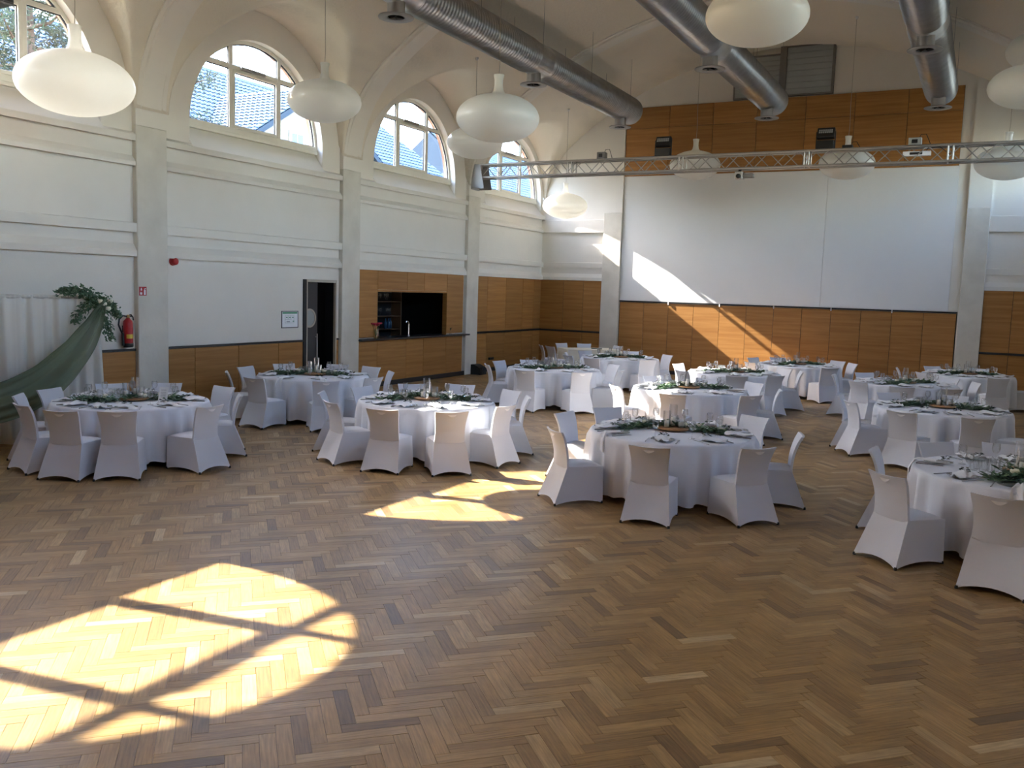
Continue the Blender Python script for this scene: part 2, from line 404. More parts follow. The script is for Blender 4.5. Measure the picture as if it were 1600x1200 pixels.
# --- side walls with arched openings
def fill_rect(mb, T, y0, y1, z0, z1, holes=()):
    ys = sorted({y0, y1, *[h[0] for h in holes], *[h[1] for h in holes]}); zs = sorted({z0, z1, *[h[2] for h in holes], *[h[3] for h in holes]})
    for a, b in zip(ys, ys[1:]):
        for c, d in zip(zs, zs[1:]):
            if any(h[0] <= a and b <= h[1] and h[2] <= c and d <= h[3] for h in holes): continue
            mb.add([T((y0_, z_)) for y0_, z_ in ((a, c), (b, c), (b, d), (a, d))], [(0, 1, 2, 3)])
RO = 1.80
DOOR = (14.62, 15.60, -.2, 2.45); BAR = (17.08, 20.15, 1.155, 2.26)
def side_wall(sgn):
    f = (lambda p: p) if sgn < 0 else mir
    mb = MB()
    for bi, b in enumerate(BAYS):
        yc = wc(b); R = lun_r(b); X = XR_
        T = lambda q: f((X, q[0], q[1]))
        holes = []
        if sgn < 0: holes = [h for h in (DOOR, BAR) if b[0] <= h[0] and h[1] <= b[1]]
        fill_rect(mb, T, b[0], b[1], -.2, ZSILL, holes)
        fill_rect(mb, T, b[0], yc - RO, ZSILL, ZC); fill_rect(mb, T, yc + RO, b[1], ZSILL, ZC)
        N = 40; A = [PI * i / N for i in range(N + 1)]
        inn = [(yc + RO * math.cos(a), ZC + RO * math.sin(a)) for a in A]; yo = (b[0] + b[1]) / 2; out = [(yo + (R + .05) * math.cos(a), ZC + (R + .05) * math.sin(a)) for a in A]
        for i in range(N): mb.add([T(inn[i]), T(out[i]), T(out[i + 1]), T(inn[i + 1])], [(0, 1, 2, 3)])
        # plaster reveal, then the brick one outside the frame
        loop = [(yc - RO, ZSILL)] + [(y, z) for y, z in reversed(inn)] + [(yc + RO, ZSILL)]
        for (p, q) in zip(loop, loop[1:]):
            mb.add([f((XR_, *p)), f((XR_, *q)), f((-12.93, *q)), f((-12.93, *p))], [(0, 1, 2, 3)])
        # sloping inner sill
        mb.add([f((XL - .01, yc - RO, ZSILL - .10)), f((XL - .01, yc + RO, ZSILL - .10)), f((-12.93, yc + RO, 5.17)), f((-12.93, yc - RO, 5.17))], [(0, 1, 2, 3)])
    o = mb.build('wall_left' if sgn < 0 else 'wall_right', 'plaster'); tag(o, kind='structure')
    mbx = MB()
    for b in BAYS:                       # brick outer leaf around each arch, and the wall closing behind
        yc = wc(b); N = 28; r0 = 1.785
        for i in range(N):
            a, c = PI * i / N, PI * (i + 1) / N
            P = lambda r, t, x: f((x, yc + r * math.cos(t), ZC + r * math.sin(t)))
            mbx.add([P(r0, a, -12.93), P(r0, c, -12.93), P(r0, c, -13.04), P(r0, a, -13.04)], [(0, 1, 2, 3)])
            mbx.add([P(r0, a, -12.93), P(r0, c, -12.93), P(RO + .02, c, -12.93), P(RO + .02, a, -12.93)], [(0, 1, 2, 3)])
        mbx.add([f((-12.93, yc - RO, 5.15)), f((-12.93, yc + RO, 5.15)), f((-13.10, yc + RO, 5.10)), f((-13.10, yc - RO, 5.10))], [(0, 1, 2, 3)])
    mbx.build('brick_reveal', 'brick', o)
    # pilasters
    for i, y in enumerate(PIL):
        pm = MB(); a = f((XR_ - .1, y - PW, 0)); c = f((XL, y + PW, 4.93))
        pm.bbox(tuple(min(a[k], c[k]) for k in range(3)), tuple(max(a[k], c[k]) for k in range(3)), .012)
        tag(pm.build('pilaster', 'pillar_stone'), kind='structure')
        pm = MB(); a = f((XR_ - .1, y - PW - .002, 4.93)); c = f((XL - .006, y + PW + .002, ZC + .35))
        pm.box(tuple(min(a[k], c[k]) for k in range(3)), tuple(max(a[k], c[k]) for k in range(3)))
        pm.build('pilaster_head', 'plaster', o)
    # moulded bands between pilasters
    for b in BAYS:
        for z0, z1, d, ch in ((Z_A, ZSILL - .04, .085, .05), (Z_B, 4.43, .078, .10), (3.165, Z_C, .085, .012), (Z_D, 2.98, .085, .12)):
            pm = MB(); poly = [(XR_ - .02, z0 + .035), (XR_ + .005, z0 + .035), (XR_ + d - .02, z0), (XR_ + d, z0), (XR_ + d, z1 - ch), (XR_ + .0, z1), (XR_ - .02, z1)]
            if sgn > 0: poly = [(2 * XC - x, z) for x, z in poly]
            pm.prism([(x, z) for x, z in poly], 1, b[0], b[1]); pm.build('band', 'plaster', o)
    return o
wallL = side_wall(-1); wallR = side_wall(1)

# --- vaulted ceiling with lunettes over the windows
def build_ceiling():
    cols = []
    for bi, b in enumerate(BAYS):
        yc = (b[0] + b[1]) / 2; R = lun_r(b)
        if bi == 0: cols += [(YF, ZC), (b[0], ZC)]
        for i in range(33):
            t = -PI / 2 + PI * i / 32; cols.append((yc + R * math.sin(t), ZC + R * math.cos(t)))
        cols.append((b[1] + .0, ZC))
        if bi < len(BAYS) - 1: cols.append((BAYS[bi + 1][0], ZC))
    NL, NM = 5, 34; mb = MB()
    for f in ((lambda p: p), mir):
        V = []; n = 0
        for y, zl in cols:
            ss = s_of_z(zl); px, pz = prof_at(ss); row = []
            xw = XR_ if zl > ZC + .02 else XL
            for i in range(NL): row.append((xw + (XC + px - xw) * i / NL, y, zl))
            for i in range(NM + 1):
                x, z = prof_at(ss + (_S[-1] - ss) * i / NM); row.append((XC + x, y, z))
            n = len(row); V += [f(p) for p in row]
        F = [(j * n + i, j * n + i + 1, (j + 1) * n + i + 1, (j + 1) * n + i) for j in range(len(cols) - 1) for i in range(n - 1)]
        mb.add(V, F, True)
    o = mb.build('ceiling', 'ceiling'); tag(o, kind='structure')
    for y in PIL:                         # transverse ribs
        for f in ((lambda p: p), mir):
            rm = MB(); V = []; k = 40
            for i in range(k + 1):
                s = _S[-1] * i / k; x, z = prof_at(s); x2, z2 = prof_at(min(s + .02, _S[-1])); x1, z1 = prof_at(max(s - .02, 0))
                tx, tz = x2 - x1, z2 - z1; L = math.hypot(tx, tz) or 1; nx, nz = tz / L, -tx / L
                if nx < 0 and nz > 0: nx, nz = -nx, -nz
                d = .075 * min(1, s / 1.3) - .004
                for (yy, dd) in ((-.30, -.03), (-.30, d * .45), (-.22, d * .45), (-.20, d), (.20, d), (.22, d * .45), (.30, d * .45), (.30, -.03)):
                    V.append(f((XC + x + nx * dd, y + yy, z + nz * dd)))
            n = 8; F = [(i * n + j, i * n + j + 1, (i + 1) * n + j + 1, (i + 1) * n + j) for i in range(k) for j in range(n - 1)]
            rm.add(V, F); rm.build('rib', 'plaster', o)
    return o
ceil = build_ceiling()

# --- end walls
def end_wall(name, Y):
    mb = MB(); N = 60; xs = [XL - .12 + (2 * HALF + .24) * i / N for i in range(N + 1)]
    for a, b in zip(xs, xs[1:]):
        mb.add([(a, Y, -.2), (b, Y, -.2), (b, Y, z_vault(min(max(b, XL + .001), 2 * XC - XL - .001)) + .03), (a, Y, z_vault(min(max(a, XL + .001), 2 * XC - XL - .001)) + .03)], [(0, 1, 2, 3)])
    return tag(mb.build(name, 'plaster'), kind='structure')
wallB = end_wall('wall_back', YB); wallF = end_wall('wall_front', YF); wallF.data.materials[0] = M['oak']  # near wall is unseen: set close, in dark oak, to cut light from behind
BLl, BLr, BRl, BRr = -10.55, -9.96, -.53, .02
for a, b in ((BLl, BLr), (BRl, BRr)):
    mb = MB(); mb.bbox((a, YB - .09, 0), (b, YB + .1, 4.86), .012); tag(mb.build('pilaster', 'pillar_stone'), kind='structure')
    mb = MB(); mb.box((a + .005, YB - .085, 4.86), (b - .005, YB + .1, z_vault((a + b) / 2) + .1)); mb.build('pilaster_head', 'plaster', wallB)
for x0, x1 in ((XR_, BLl), (BRr, 2 * XC - XR_)):
    for z0, z1, d, ch in ((Z_B, 4.66, .075, .012), (3.165, Z_C, .03, .01), (Z_D, 2.98, .05, .12)):
        mb = MB(); mb.prism([(YB + .02, z0), (YB - d, z0), (YB - d, z1 - ch), (YB, z1), (YB + .02, z1)], 0, x0, x1); mb.build('band', 'plaster', wallB)
# big white panel, seam in the middle
for x0, x1 in ((-9.94, -4.003), (-3.997, -.78)):
    mb = MB(); mb.bbox((x0, YB - .025, 2.19), (x1, YB + .02, 5.95), .004); mb.build('white_panel', 'plaster_white', wallB)

# --- oak panelling, panel by panel
def panels_back(xs, z0, z1, t=.022, par=None):
    for a, b in zip(xs, xs[1:]):
        mb = MB(); mb.bbox((a + .005, YB - t, z0), (b - .005, YB + .01, z1), .003); mb.build('oak_panel', 'oak', par or wallB)
def panels_left(ys, z0, z1, X=None, t=.022):
    X = XR_ if X is None else X
    for a, b in zip(ys, ys[1:]):
        mb = MB(); mb.bbox((X - .01, a + .005, z0), (X + t, b - .005, z1), .003); mb.build('oak_panel', 'oak', wallL)
def strip_back(x0, x1, z0, z1, t, name='dark_rail', m='dark_trim'):
    mb = MB(); mb.bbox((x0, YB - t, z0), (x1, YB + .01, z1), .003); mb.build(name, m, wallB)
def strip_left(y0, y1, z0, z1, t, name='dark_rail', m='dark_trim', X=None):
    X = XR_ if X is None else X
    mb = MB(); mb.bbox((X - .01, y0, z0), (X + t, y1, z1), .003); mb.build(name, m, wallL)
cx12 = [-9.93 + .78 * i for i in range(13)]
strip_back(-9.95, -.55, 0, 2.14, .006, 'panel_backing', 'black')
panels_back(cx12, .11, 2.14); strip_back(-9.95, -.55, 0, .10, .03, 'plinth'); strip_back(-9.95, -.55, 2.145, 2.185, .04)
for i in range(2, 12, 2):
    mb = MB(); mb.bbox((cx12[i] - .015, YB - .06, 2.10), (cx12[i] + .015, YB - .04, 2.20), .003); mb.build('rail_clip', 'white_print', wallB)
for xs in ([XR_, -11.87, -11.18, BLl], [BRr, .69, 1.38, 2 * XC - XL]):
    strip_back(xs[0], xs[-1], 0, Z_D, .006, 'panel_backing', 'black')
    panels_back(xs, .11, 1.125); panels_back(xs, 1.185, Z_D - .004); strip_back(xs[0], xs[-1], 1.13, 1.18, .035); strip_back(xs[0], xs[-1], 0, .10, .03, 'plinth')
ux = [-9.95, -8.6, -7.29, -6.04, -4.71, -3.43, -2.11, -.80]
strip_back(-9.95, -.80, 5.95, 7.97, .02, 'panel_backing', 'black')
panels_back(ux, 7.352, 7.965, .05); panels_back(ux, 5.95, 7.346, .05)
# left wall
for b in BAYS[:3]:
    if b[0] < 9 and b[1] < 11:
        k = 4; ys = [b[0] + (b[1] - b[0]) * i / k for i in range(k + 1)]
        panels_left(ys, .11, 1.165); strip_left(b[0], b[1], 1.17, 1.21, .035); strip_left(b[0], b[1], 0, .10, .03, 'plinth'); strip_left(b[0], b[1], 0, 1.165, .005, 'panel_backing', 'black')
panels_left([10.95, 11.61, 12.69, 13.80, 14.53], .11, 1.165); strip_left(10.95, 14.53, 1.17, 1.21, .035); strip_left(10.95, 14.53, 0, .10, .03, 'plinth'); strip_left(10.95, 14.53, 0, 1.165, .005, 'panel_backing', 'black')
panels_left([15.635, 15.715], .11, 1.165); strip_left(15.635, 15.715, 1.17, 1.21, .035)
XB = XR_ + .055
bar_y = [16.36, 17.08, 18.29, 19.06, 20.15, 20.99]
for (y0, y1) in ((16.355, 21.0),):
    strip_left(y0, y1, .0, 1.10, .05, 'panel_backing', 'black')
panels_left(bar_y, .12, 1.105, XB); panels_left(bar_y[:2], 1.19, Z_D - .004, XB); panels_left(bar_y[4:], 1.19, Z_D - .004, XB); panels_left(bar_y[1:5], 2.31, Z_D - .004, XB)
strip_left(17.08, 20.15, 2.262, 2.305, .05, 'niche_lintel', 'oak', XB - .03)
strip_left(16.34, 21.12, 0, .12, .03, 'plinth', 'dark_trim', XB)
b3 = [21.77, 22.43, 23.57, 24.67, 25.43, YB - .02]
strip_left(b3[0], YB, 0, Z_D, .006, 'panel_backing', 'black')
panels_left(b3, .11, 1.125); panels_left(b3, 1.185, Z_D - .004); strip_left(b3[0], YB, 1.13, 1.18, .035); strip_left(b3[0], YB, 0, .10, .03, 'plinth')

# --- arched windows
def window(idx, yc, sgn):
    f = (lambda p: p) if sgn < 0 else mir
    e = empty('window_%d' % idx, f((-12.90, yc, 5.17))); tag(e, kind='structure'); ox, oy, oz = e.location
    def L(p): q = f(p); return (q[0] - ox, q[1] - oy, q[2] - oz)
    x0, x1 = -12.925, -12.855
    def bar(name, y0, y1, z0, z1, xa=x0, xb=x1, m='frame_cream'):
        a, c = L((xa, y0, z0)), L((xb, y1, z1)); mb = MB(); mb.bbox(a, c, .006); return mb.build(name, m, e)
    zs, zt = 5.30, 6.43; RG = 1.735
    N = 36; mb = MB(); V = []
    for i in range(N + 1):
        a = PI * i / N
        for r, x in ((RO, x0), (RO, x1), (RG, x1), (RG, x0)): V.append(L((x, yc + r * math.cos(a), ZC + r * math.sin(a))))
    mb.add(V, [(i * 4 + j, i * 4 + (j + 1) % 4, i * 4 + 4 + (j + 1) % 4, i * 4 + 4 + j) for i in range(N) for j in range(4)]); mb.build('arch_frame', 'frame_cream', e)
    bar('bottom_rail', yc - RO, yc + RO, 5.16, zs, x0, x1 + .01); bar('sill_strip', yc - RO, yc + RO, 5.14, 5.20, x0, x1 + .03)
    arc = lambda dy, r=RG: ZC + math.sqrt(max(0, r * r - dy * dy))
    for s in (-1, 1): bar('mullion', yc + s * .65 - .048, yc + s * .65 + .048, zs, arc(.65) + .03)
    h = math.sqrt(RG ** 2 - (zt - ZC) ** 2) + .03
    bar('transom', yc - h, yc + h, zt - .04, zt + .04, x0 + .006, x1 - .006)
    # opening sash in the middle
    for a, c, z0, z1 in ((-.61, -.555, zs, zt - .04), (.555, .61, zs, zt - .04), (-.555, .555, zs, zs + .06), (-.555, .555, zt - .095, zt - .04)):
        bar('sash', yc + a, yc + c, z0, z1, x0 + .01, x1 + .015)
    bar('opener', yc - .42, yc + .22, zt - .02, zt + .04, x1, x1 + .05, 'alu')
    def pane(poly):
        mb = MB(); mb.add([L((-12.895, y, z)) for y, z in poly], [tuple(range(len(poly)))]); mb.build('pane', 'pane_glass', e)
        # dark gasket along the pane's edge
        mg = MB()
        for p, q in zip(poly, poly[1:] + poly[:1]):
            if math.hypot(q[0] - p[0], q[1] - p[1]) > .01: mg.tube([L((-12.89, *p)), L((-12.89, *q))], .019, 4, False, False)
        mg.build('gasket', 'rubber', e)
    d = .04; za = zs; zb = zt - d; n = 12; r = RG - .004
    ya, yb = math.sqrt(r * r - (za - ZC) ** 2), math.sqrt(r * r - (zb - ZC) ** 2)
    for s in (-1, 1):
        a0, a1 = math.acos(ya / r), math.acos(yb / r)
        pane([(yc + s * .692, za)] + [(yc + s * r * math.cos(a0 + (a1 - a0) * i / n), ZC + r * math.sin(a0 + (a1 - a0) * i / n)) for i in range(n + 1)] + [(yc + s * .692, zb)])
        zc_ = zt + d; a0 = math.asin((zc_ - ZC) / r); a1 = math.acos(.692 / r)
        pane([(yc + s * .692, zc_)] + [(yc + s * r * math.cos(a0 + (a1 - a0) * i / n), ZC + r * math.sin(a0 + (a1 - a0) * i / n)) for i in range(n + 1)])
    pane([(yc - .555, zs + .06), (yc + .555, zs + .06), (yc + .555, zt - .095), (yc - .555, zt - .095)])
    a0, a1 = math.acos(.608 / r), PI - math.acos(.608 / r)
    pane([(yc - .608, zt + d), (yc + .608, zt + d)] + [(yc + r * math.cos(a0 + (a1 - a0) * i / 16), ZC + r * math.sin(a0 + (a1 - a0) * i / 16)) for i in range(17)])
    # sky portal: guides sampling of the daylight that falls through this opening
    pl = bpy.data.lights.new('window_portal', 'AREA'); pl.shape = 'RECTANGLE'; pl.size = 1.9; pl.size_y = 3.6
    pl.cycles.is_portal = True
    po = bpy.data.objects.new('window_portal', pl); col.objects.link(po); po.location = f((-12.80, yc, 6.0))
    po.rotation_euler = Vector((-sgn, 0, 0)).to_track_quat('-Z', 'Y').to_euler()
for i, b in enumerate(BAYS):
    window(i + 1, wc(b), -1); window(i + 6, wc(b), 1)

# ------------------------------------------------------------------ door, bar, things on the left wall
def build_door():
    e = empty('door_1', (XR_, 15.11, 0)); tag(e, kind='structure')
    def bx(name, a, b, m, par=e, c=.004):
        mb = MB(); mb.bbox(tuple(a[i] - (XR_, 15.11, 0)[i] for i in range(3)), tuple(b[i] - (XR_, 15.11, 0)[i] for i in range(3)), c); return mb.build(name, m, par)
    bx('jamb', (XR_ - .15, 14.545, 0), (XR_ + .03, 14.635, 2.49), 'black'); bx('jamb_strip', (XR_ - .15, 14.635, 0), (XR_ + .035, 14.665, 2.49), 'beige_metal')
    bx('jamb', (XR_ - .03, 15.585, 0), (XR_ + .035, 15.63, 2.49), 'beige_metal'); bx('head', (XR_ - .15, 14.665, 2.435), (XR_ + .035, 15.585, 2.49), 'beige_metal')
    leaf = empty('door_leaf', (-.11, -.83, 0), 0, e)
    mb = MB(); mb.bbox((-.04, 0, .01), (0, .87, 2.43), .004); mb.build('leaf_board', 'door_dark', leaf)
    rg = MB(); rg.lathe([(.165, 0), (.205, 0), (.205, .014), (.165, .014), (.165, 0)], 40, smooth=False); o = rg.build('porthole_ring', 'beige_metal', leaf); o.rotation_euler = (0, PI / 2, 0); o.location = (.001, .60, 1.66)
    dk = MB(); dk.lathe([(0, .003), (.165, .003)], 40); o = dk.build('porthole_glass', 'hatch_grey', leaf); o.rotation_euler = (0, PI / 2, 0); o.location = (.001, .60, 1.66)
    hm = MB(); hm.tube([(.045, .81, .72), (.045, .81, 1.32)], .012, 8); hm.tube([(0, .81, .80), (.045, .81, .80)], .008, 6); hm.tube([(0, .81, 1.25), (.045, .81, 1.25)], .008, 6); hm.build('handle', 'alu', leaf)
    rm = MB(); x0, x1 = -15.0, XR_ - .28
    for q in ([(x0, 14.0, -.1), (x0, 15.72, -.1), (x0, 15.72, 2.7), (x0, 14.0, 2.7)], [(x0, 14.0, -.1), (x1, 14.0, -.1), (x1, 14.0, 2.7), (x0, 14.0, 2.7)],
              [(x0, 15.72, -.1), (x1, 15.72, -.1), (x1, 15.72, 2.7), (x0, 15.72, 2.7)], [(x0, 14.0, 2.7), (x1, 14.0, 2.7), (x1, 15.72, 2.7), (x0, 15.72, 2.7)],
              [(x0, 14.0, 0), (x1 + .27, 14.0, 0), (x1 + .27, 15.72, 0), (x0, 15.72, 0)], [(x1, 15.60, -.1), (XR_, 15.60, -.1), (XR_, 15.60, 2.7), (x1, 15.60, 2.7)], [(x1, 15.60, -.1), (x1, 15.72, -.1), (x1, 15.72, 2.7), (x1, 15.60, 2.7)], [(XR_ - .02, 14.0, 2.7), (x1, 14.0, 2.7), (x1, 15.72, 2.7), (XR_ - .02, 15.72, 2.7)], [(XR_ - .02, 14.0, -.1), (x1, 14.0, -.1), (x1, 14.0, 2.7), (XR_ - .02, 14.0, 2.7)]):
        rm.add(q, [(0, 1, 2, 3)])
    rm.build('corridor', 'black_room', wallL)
build_door()

def build_bar():
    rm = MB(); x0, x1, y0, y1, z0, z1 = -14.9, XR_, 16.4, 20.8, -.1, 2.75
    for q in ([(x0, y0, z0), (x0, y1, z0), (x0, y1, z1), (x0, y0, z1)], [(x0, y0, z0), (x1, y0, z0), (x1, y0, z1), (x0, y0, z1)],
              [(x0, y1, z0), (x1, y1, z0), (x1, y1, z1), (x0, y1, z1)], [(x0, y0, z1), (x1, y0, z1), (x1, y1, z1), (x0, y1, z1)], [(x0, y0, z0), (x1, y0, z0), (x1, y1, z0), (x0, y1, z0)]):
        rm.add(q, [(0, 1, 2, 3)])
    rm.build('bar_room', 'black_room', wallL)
    for a, b in ((BAR[0] - .02, BAR[0]), (BAR[1], BAR[1] + .02)):
        mb = MB(); mb.box((XR_ - .06, a, 1.155), (XB + .01, b, 2.27)); mb.build('niche_cheek', 'oak', wallL)
    mb = MB(); mb.bbox((XR_ - .32, 16.33, 1.113), (XB + .15, 21.19, 1.155), .006); mb.box((-13.2, 17.0, 1.10), (XR_ - .30, 20.2, 1.15))
    o = mb.build('bar_counter', 'dark_trim'); tag(o, 'long dark bar counter top running below the wall opening', 'counter')
    # back shelf unit
    e = empty('bar_shelf', (-13.75, 18.3, 0)); tag(e, 'dark shelf unit of glasses at the back of the bar', 'shelf')
    def bx(name, a, b, m):
        mb = MB(); mb.bbox(a, b, .003); return mb.build(name, m, e)
    for y in (-1.75, 1.35): bx('side_panel', (-.32, y, 0), (.0, y + .03, 2.4), 'shelf_wood')
    for z in (.9, 1.28, 1.62, 2.0): bx('shelf_board', (-.32, -1.72, z - .02), (0, 1.35, z), 'shelf_wood')
    bx('back_panel', (-.34, -1.75, 0), (-.32, 1.38, 2.4), 'black_room')
    g1 = MB(); g1.lathe([(.0, .002), (.034, .002), (.036, .006), (.006, .012), (.005, .09), (.03, .11), (.04, .15), (.036, .20)], 12); me1 = g1.mesh('bar_glass')
    g2 = MB(); g2.lathe([(0, .002), (.030, .002), (.036, .12)], 12); me2 = g2.mesh('bar_tumbler')
    g3 = MB(); g3.lathe([(0, 0), (.036, 0), (.038, .14), (.034, .17), (.013, .21), (.013, .27), (0, .27)], 12); me3 = g3.mesh('bar_bottle')
    rnd = random.Random(11)
    for z, y0, y1, n, me, mt, nm, lab in ((2.0, -1.5, .9, 15, me1, 'cut_glass', 'stem_glass', 'clear stemmed glass in the row on the upper bar shelf'),
                                   (1.62, -.6, 1.2, 13, me1, 'cut_glass', 'stem_glass', 'clear stemmed glass in the row on the middle bar shelf'),
                                   (1.62, -1.65, -1.45, 3, me2, 'cut_glass', 'tumbler', 'small clear tumbler at the end of the middle bar shelf'),
                                   (1.28, -1.5, .1, 11, me3, 'bottle_blue', 'bottle', 'dark bluish bottle in the row on the lower bar shelf'),
                                   (1.28, .25, 1.2, 5, me3, 'bottle_green', 'bottle', 'dark green bottle in the row on the lower bar shelf')):
        for i in range(n):
            o = ob(nm, me, mt); o.location = (-13.75 - rnd.uniform(.06, .26), 18.3 + y0 + (y1 - y0) * (i + rnd.uniform(-.2, .2)) / max(1, n - 1), z)
            tag(o, lab, 'bottle' if nm == 'bottle' else 'glass', 'row of ' + lab.split(' in ')[0].split(' at ')[0] + 's')
    mb = MB(); mb.bbox((-13.97, 17.15, 1.62), (-13.80, 17.75, 1.70), .006); tag(mb.build('flat_box', 'grey_print'), 'pale flat box lying on the middle bar shelf', 'box')
    t = empty('beer_tap', (-12.95, 18.85, 1.15)); tag(t, 'curved chrome beer tap standing on the bar counter', 'tap')
    mb = MB(); mb.tube([(0, 0, 0), (0, 0, .30), (.0, -.03, .36), (.0, -.09, .375)], .028, 12); mb.build('column', 'chrome', t)
    mb = MB(); mb.tube([(0, -.09, .375), (0, -.10, .33)], .014, 8); mb.build('spout', 'chrome', t)
    mb = MB(); mb.lathe([(0, 0), (.05, 0), (.05, .012), (.03, .02)], 16); mb.build('base', 'chrome', t)
    v = empty('flower_vase', (-12.58, 16.98, 1.155)); tag(v, 'glass vase of red flowers on the near end of the bar', 'vase')
    mb = MB(); mb.lathe([(0, .004), (.06, .004), (.075, .08), (.06, .19), (.07, .235)], 20); mb.build('glass', 'tumbler_glass', v)
    rnd = random.Random(2)
    for i in range(6):
        a = 2 * PI * i / 6; d = .10; tip = (d * math.cos(a) * .7, d * math.sin(a) * 1.2, .33 + rnd.uniform(-.02, .03))
        mb = MB(); mb.tube([(0, 0, .01), (tip[0] * .4, tip[1] * .4, .2), tip], .004, 5); mb.build('stem', 'stem', v)
        mb = MB(); mb.lathe([(0, -.02), (.03, -.012), (.055, .01), (.05, .024), (.02, .015), (0, .012)], 10, tip); mb.build('blossom', 'flower_red', v)
    p = empty('plant_bottle', (-12.60, 20.33, 1.155)); tag(p, 'tiny glass bottle with a green sprig at the far end of the bar', 'bottle')
    mb = MB(); mb.lathe([(0, .002), (.03, .002), (.03, .07), (.014, .10), (.014, .125)], 12); mb.build('glass', 'tumbler_glass', p)
    mb = MB()
    for i in range(7):
        a = i * 2.4; mb.add([(0, 0, .10), (.03 * math.cos(a), .03 * math.sin(a), .16), (.05 * math.cos(a + .3), .05 * math.sin(a + .3), .19), (.02 * math.cos(a + .6), .02 * math.sin(a + .6), .17)], [(0, 1, 2, 3)])
    tag(mb.build('sprig', 'leaf_dark', p), kind='stuff')
build_bar()

def wall_things():
    # fire extinguisher
    e = empty('fire_extinguisher', (XR_ + .11, 10.10, 1.245)); tag(e, 'red fire extinguisher with black hose hanging beside the pillar', 'extinguisher')
    mb = MB(); mb.lathe([(0, .05), (.075, .05), (.078, .07), (.078, .40), (.07, .44), (.035, .475), (.03, .49), (0, .49)], 24); mb.build('cylinder', 'red', e)
    mb = MB(); mb.lathe([(0, 0), (.07, 0), (.082, .02), (.082, .07), (.07, .075)], 24); mb.build('foot_ring', 'black', e)
    mb = MB(); mb.lathe([(0, .485), (.028, .485), (.028, .53), (.018, .545), (0, .545)], 14); mb.build('valve', 'brass', e)
    mb = MB(); mb.tube([(0, .0, .53), (.0, .06, .545), (.0, .10, .50), (.0, .105, .45)], .011, 8); mb.tube([(0, .02, .52), (0, .08, .515)], .009, 6); mb.build('lever', 'black', e)
    mb = MB(); mb.tube([(.0, -.02, .515), (.0, -.10, .53), (.0, -.17, .47), (.0, -.185, .38), (.0, -.15, .30), (.0, -.10, .21)], .014, 10); mb.tube([(0, -.105, .24), (0, -.10, .03)], .022, 10); mb.build('hose', 'black', e)
    mb = MB(); mb.grid(lambda u, v: (.0795 * math.cos(-1.0 + 2.0 * u), .0795 * math.sin(-1.0 + 2.0 * u), .15 + .07 * v), 12, 1); mb.build('yellow_label', 'yellow', e)
    mb = MB(); mb.grid(lambda u, v: (.0795 * math.cos(-.7 + 1.4 * u), .0795 * math.sin(-.7 + 1.4 * u), .24 + .09 * v), 12, 1); mb.build('pale_label', 'sign_red', e)
    mb = MB(); mb.box((-.11, -.03, .25), (-.07, .03, .36)); mb.build('wall_bracket', 'black', e)
    # its sign on the pilaster
    s = empty('extinguisher_sign', (XL, 10.41, 2.11)); tag(s, 'square red sign with white extinguisher and flame symbols on the pillar', 'sign')
    mb = MB(); mb.bbox((0, -.075, 0), (.006, .075, .15), .001); mb.build('plate', 'sign_red', s)
    mb = MB(); x = .0068
    def poly(p): mb.add([(x, a, b) for a, b in p], [tuple(range(len(p)))])
    poly([(.020, .012), (.055, .012), (.055, .090), (.045, .105), (.030, .105), (.020, .090)]); poly([(.030, .108), (.062, .115), (.062, .125), (.030, .122)])
    poly([(-.055, .015), (-.020, .015), (-.012, .045), (-.022, .060), (-.030, .042), (-.038, .068), (-.050, .050), (-.060, .055)])
    poly([(-.045, .085), (-.020, .085), (-.018, .11), (-.032, .135), (-.046, .11)]); mb.build('symbol', 'white_print', s)
    # alarm sounder
    a = empty('alarm_sounder', (XR_, 11.13, 2.715)); tag(a, 'small round red alarm sounder under the wall moulding', 'alarm')
    mb = MB(); mb.lathe([(0, .07), (.035, .07), (.06, .06), (.066, .03), (.066, 0)], 24); o = mb.build('dome', 'red', a); o.rotation_euler = (0, PI / 2, 0); o.location = (.03, 0, 0)
    mb = MB(); mb.lathe([(0, .03), (.07, .03), (.075, 0)], 24); o = mb.build('base', 'sign_red', a); o.rotation_euler = (0, PI / 2, 0)
    # escape plan in a frame
    f = empty('escape_plan', (XR_, 14.14, 1.48)); tag(f, 'framed escape plan with a green header beside the dark door', 'wall plan')
    mb = MB(); mb.bbox((0, -.24, 0), (.012, .24, .335), .002); mb.build('sheet', 'white_print', f)
    for q in (((0, -.25, -.01), (.02, .25, .008)), ((0, -.25, .327), (.02, .25, .345)), ((0, -.25, 0), (.02, -.235, .335)), ((0, .235, 0), (.02, .25, .335))):
        mb = MB(); mb.bbox(*q, .002); mb.build('frame_side', 'alu_dark', f)
    mb = MB(); mb.box((.012, -.22, .285), (.0135, .22, .32)); mb.build('header', 'green_print', f)
    mb = MB()
    for y0, y1, z0, z1 in ((-.15, .12, .245, .250), (-.15, -.145, .09, .25), (-.15, .12, .09, .095), (.115, .12, .09, .25), (-.06, -.055, .17, .25), (.02, .025, .17, .25), (-.15, .05, .165, .170), (-.1, .0, .11, .13)):
        mb.box((.012, y0, z0), (.0135, y1, z1))
    mb.build('plan_drawing', 'grey_print', f)
    mb = MB()
    for y0, z0 in ((-.12, .2), (-.03, .2), (.06, .2), (.08, .12)): mb.box((.0136, y0, z0), (.0142, y0 + .045, z0 + .02))
    tag(mb.build('exit_marks', 'green_print', f), kind='stuff')
    # floor speaker and socket strip in the corner bay
    sp = empty('floor_speaker', (XL + .16, 21.62, 0)); tag(sp, 'small black speaker box on the floor at the pillar foot', 'speaker')
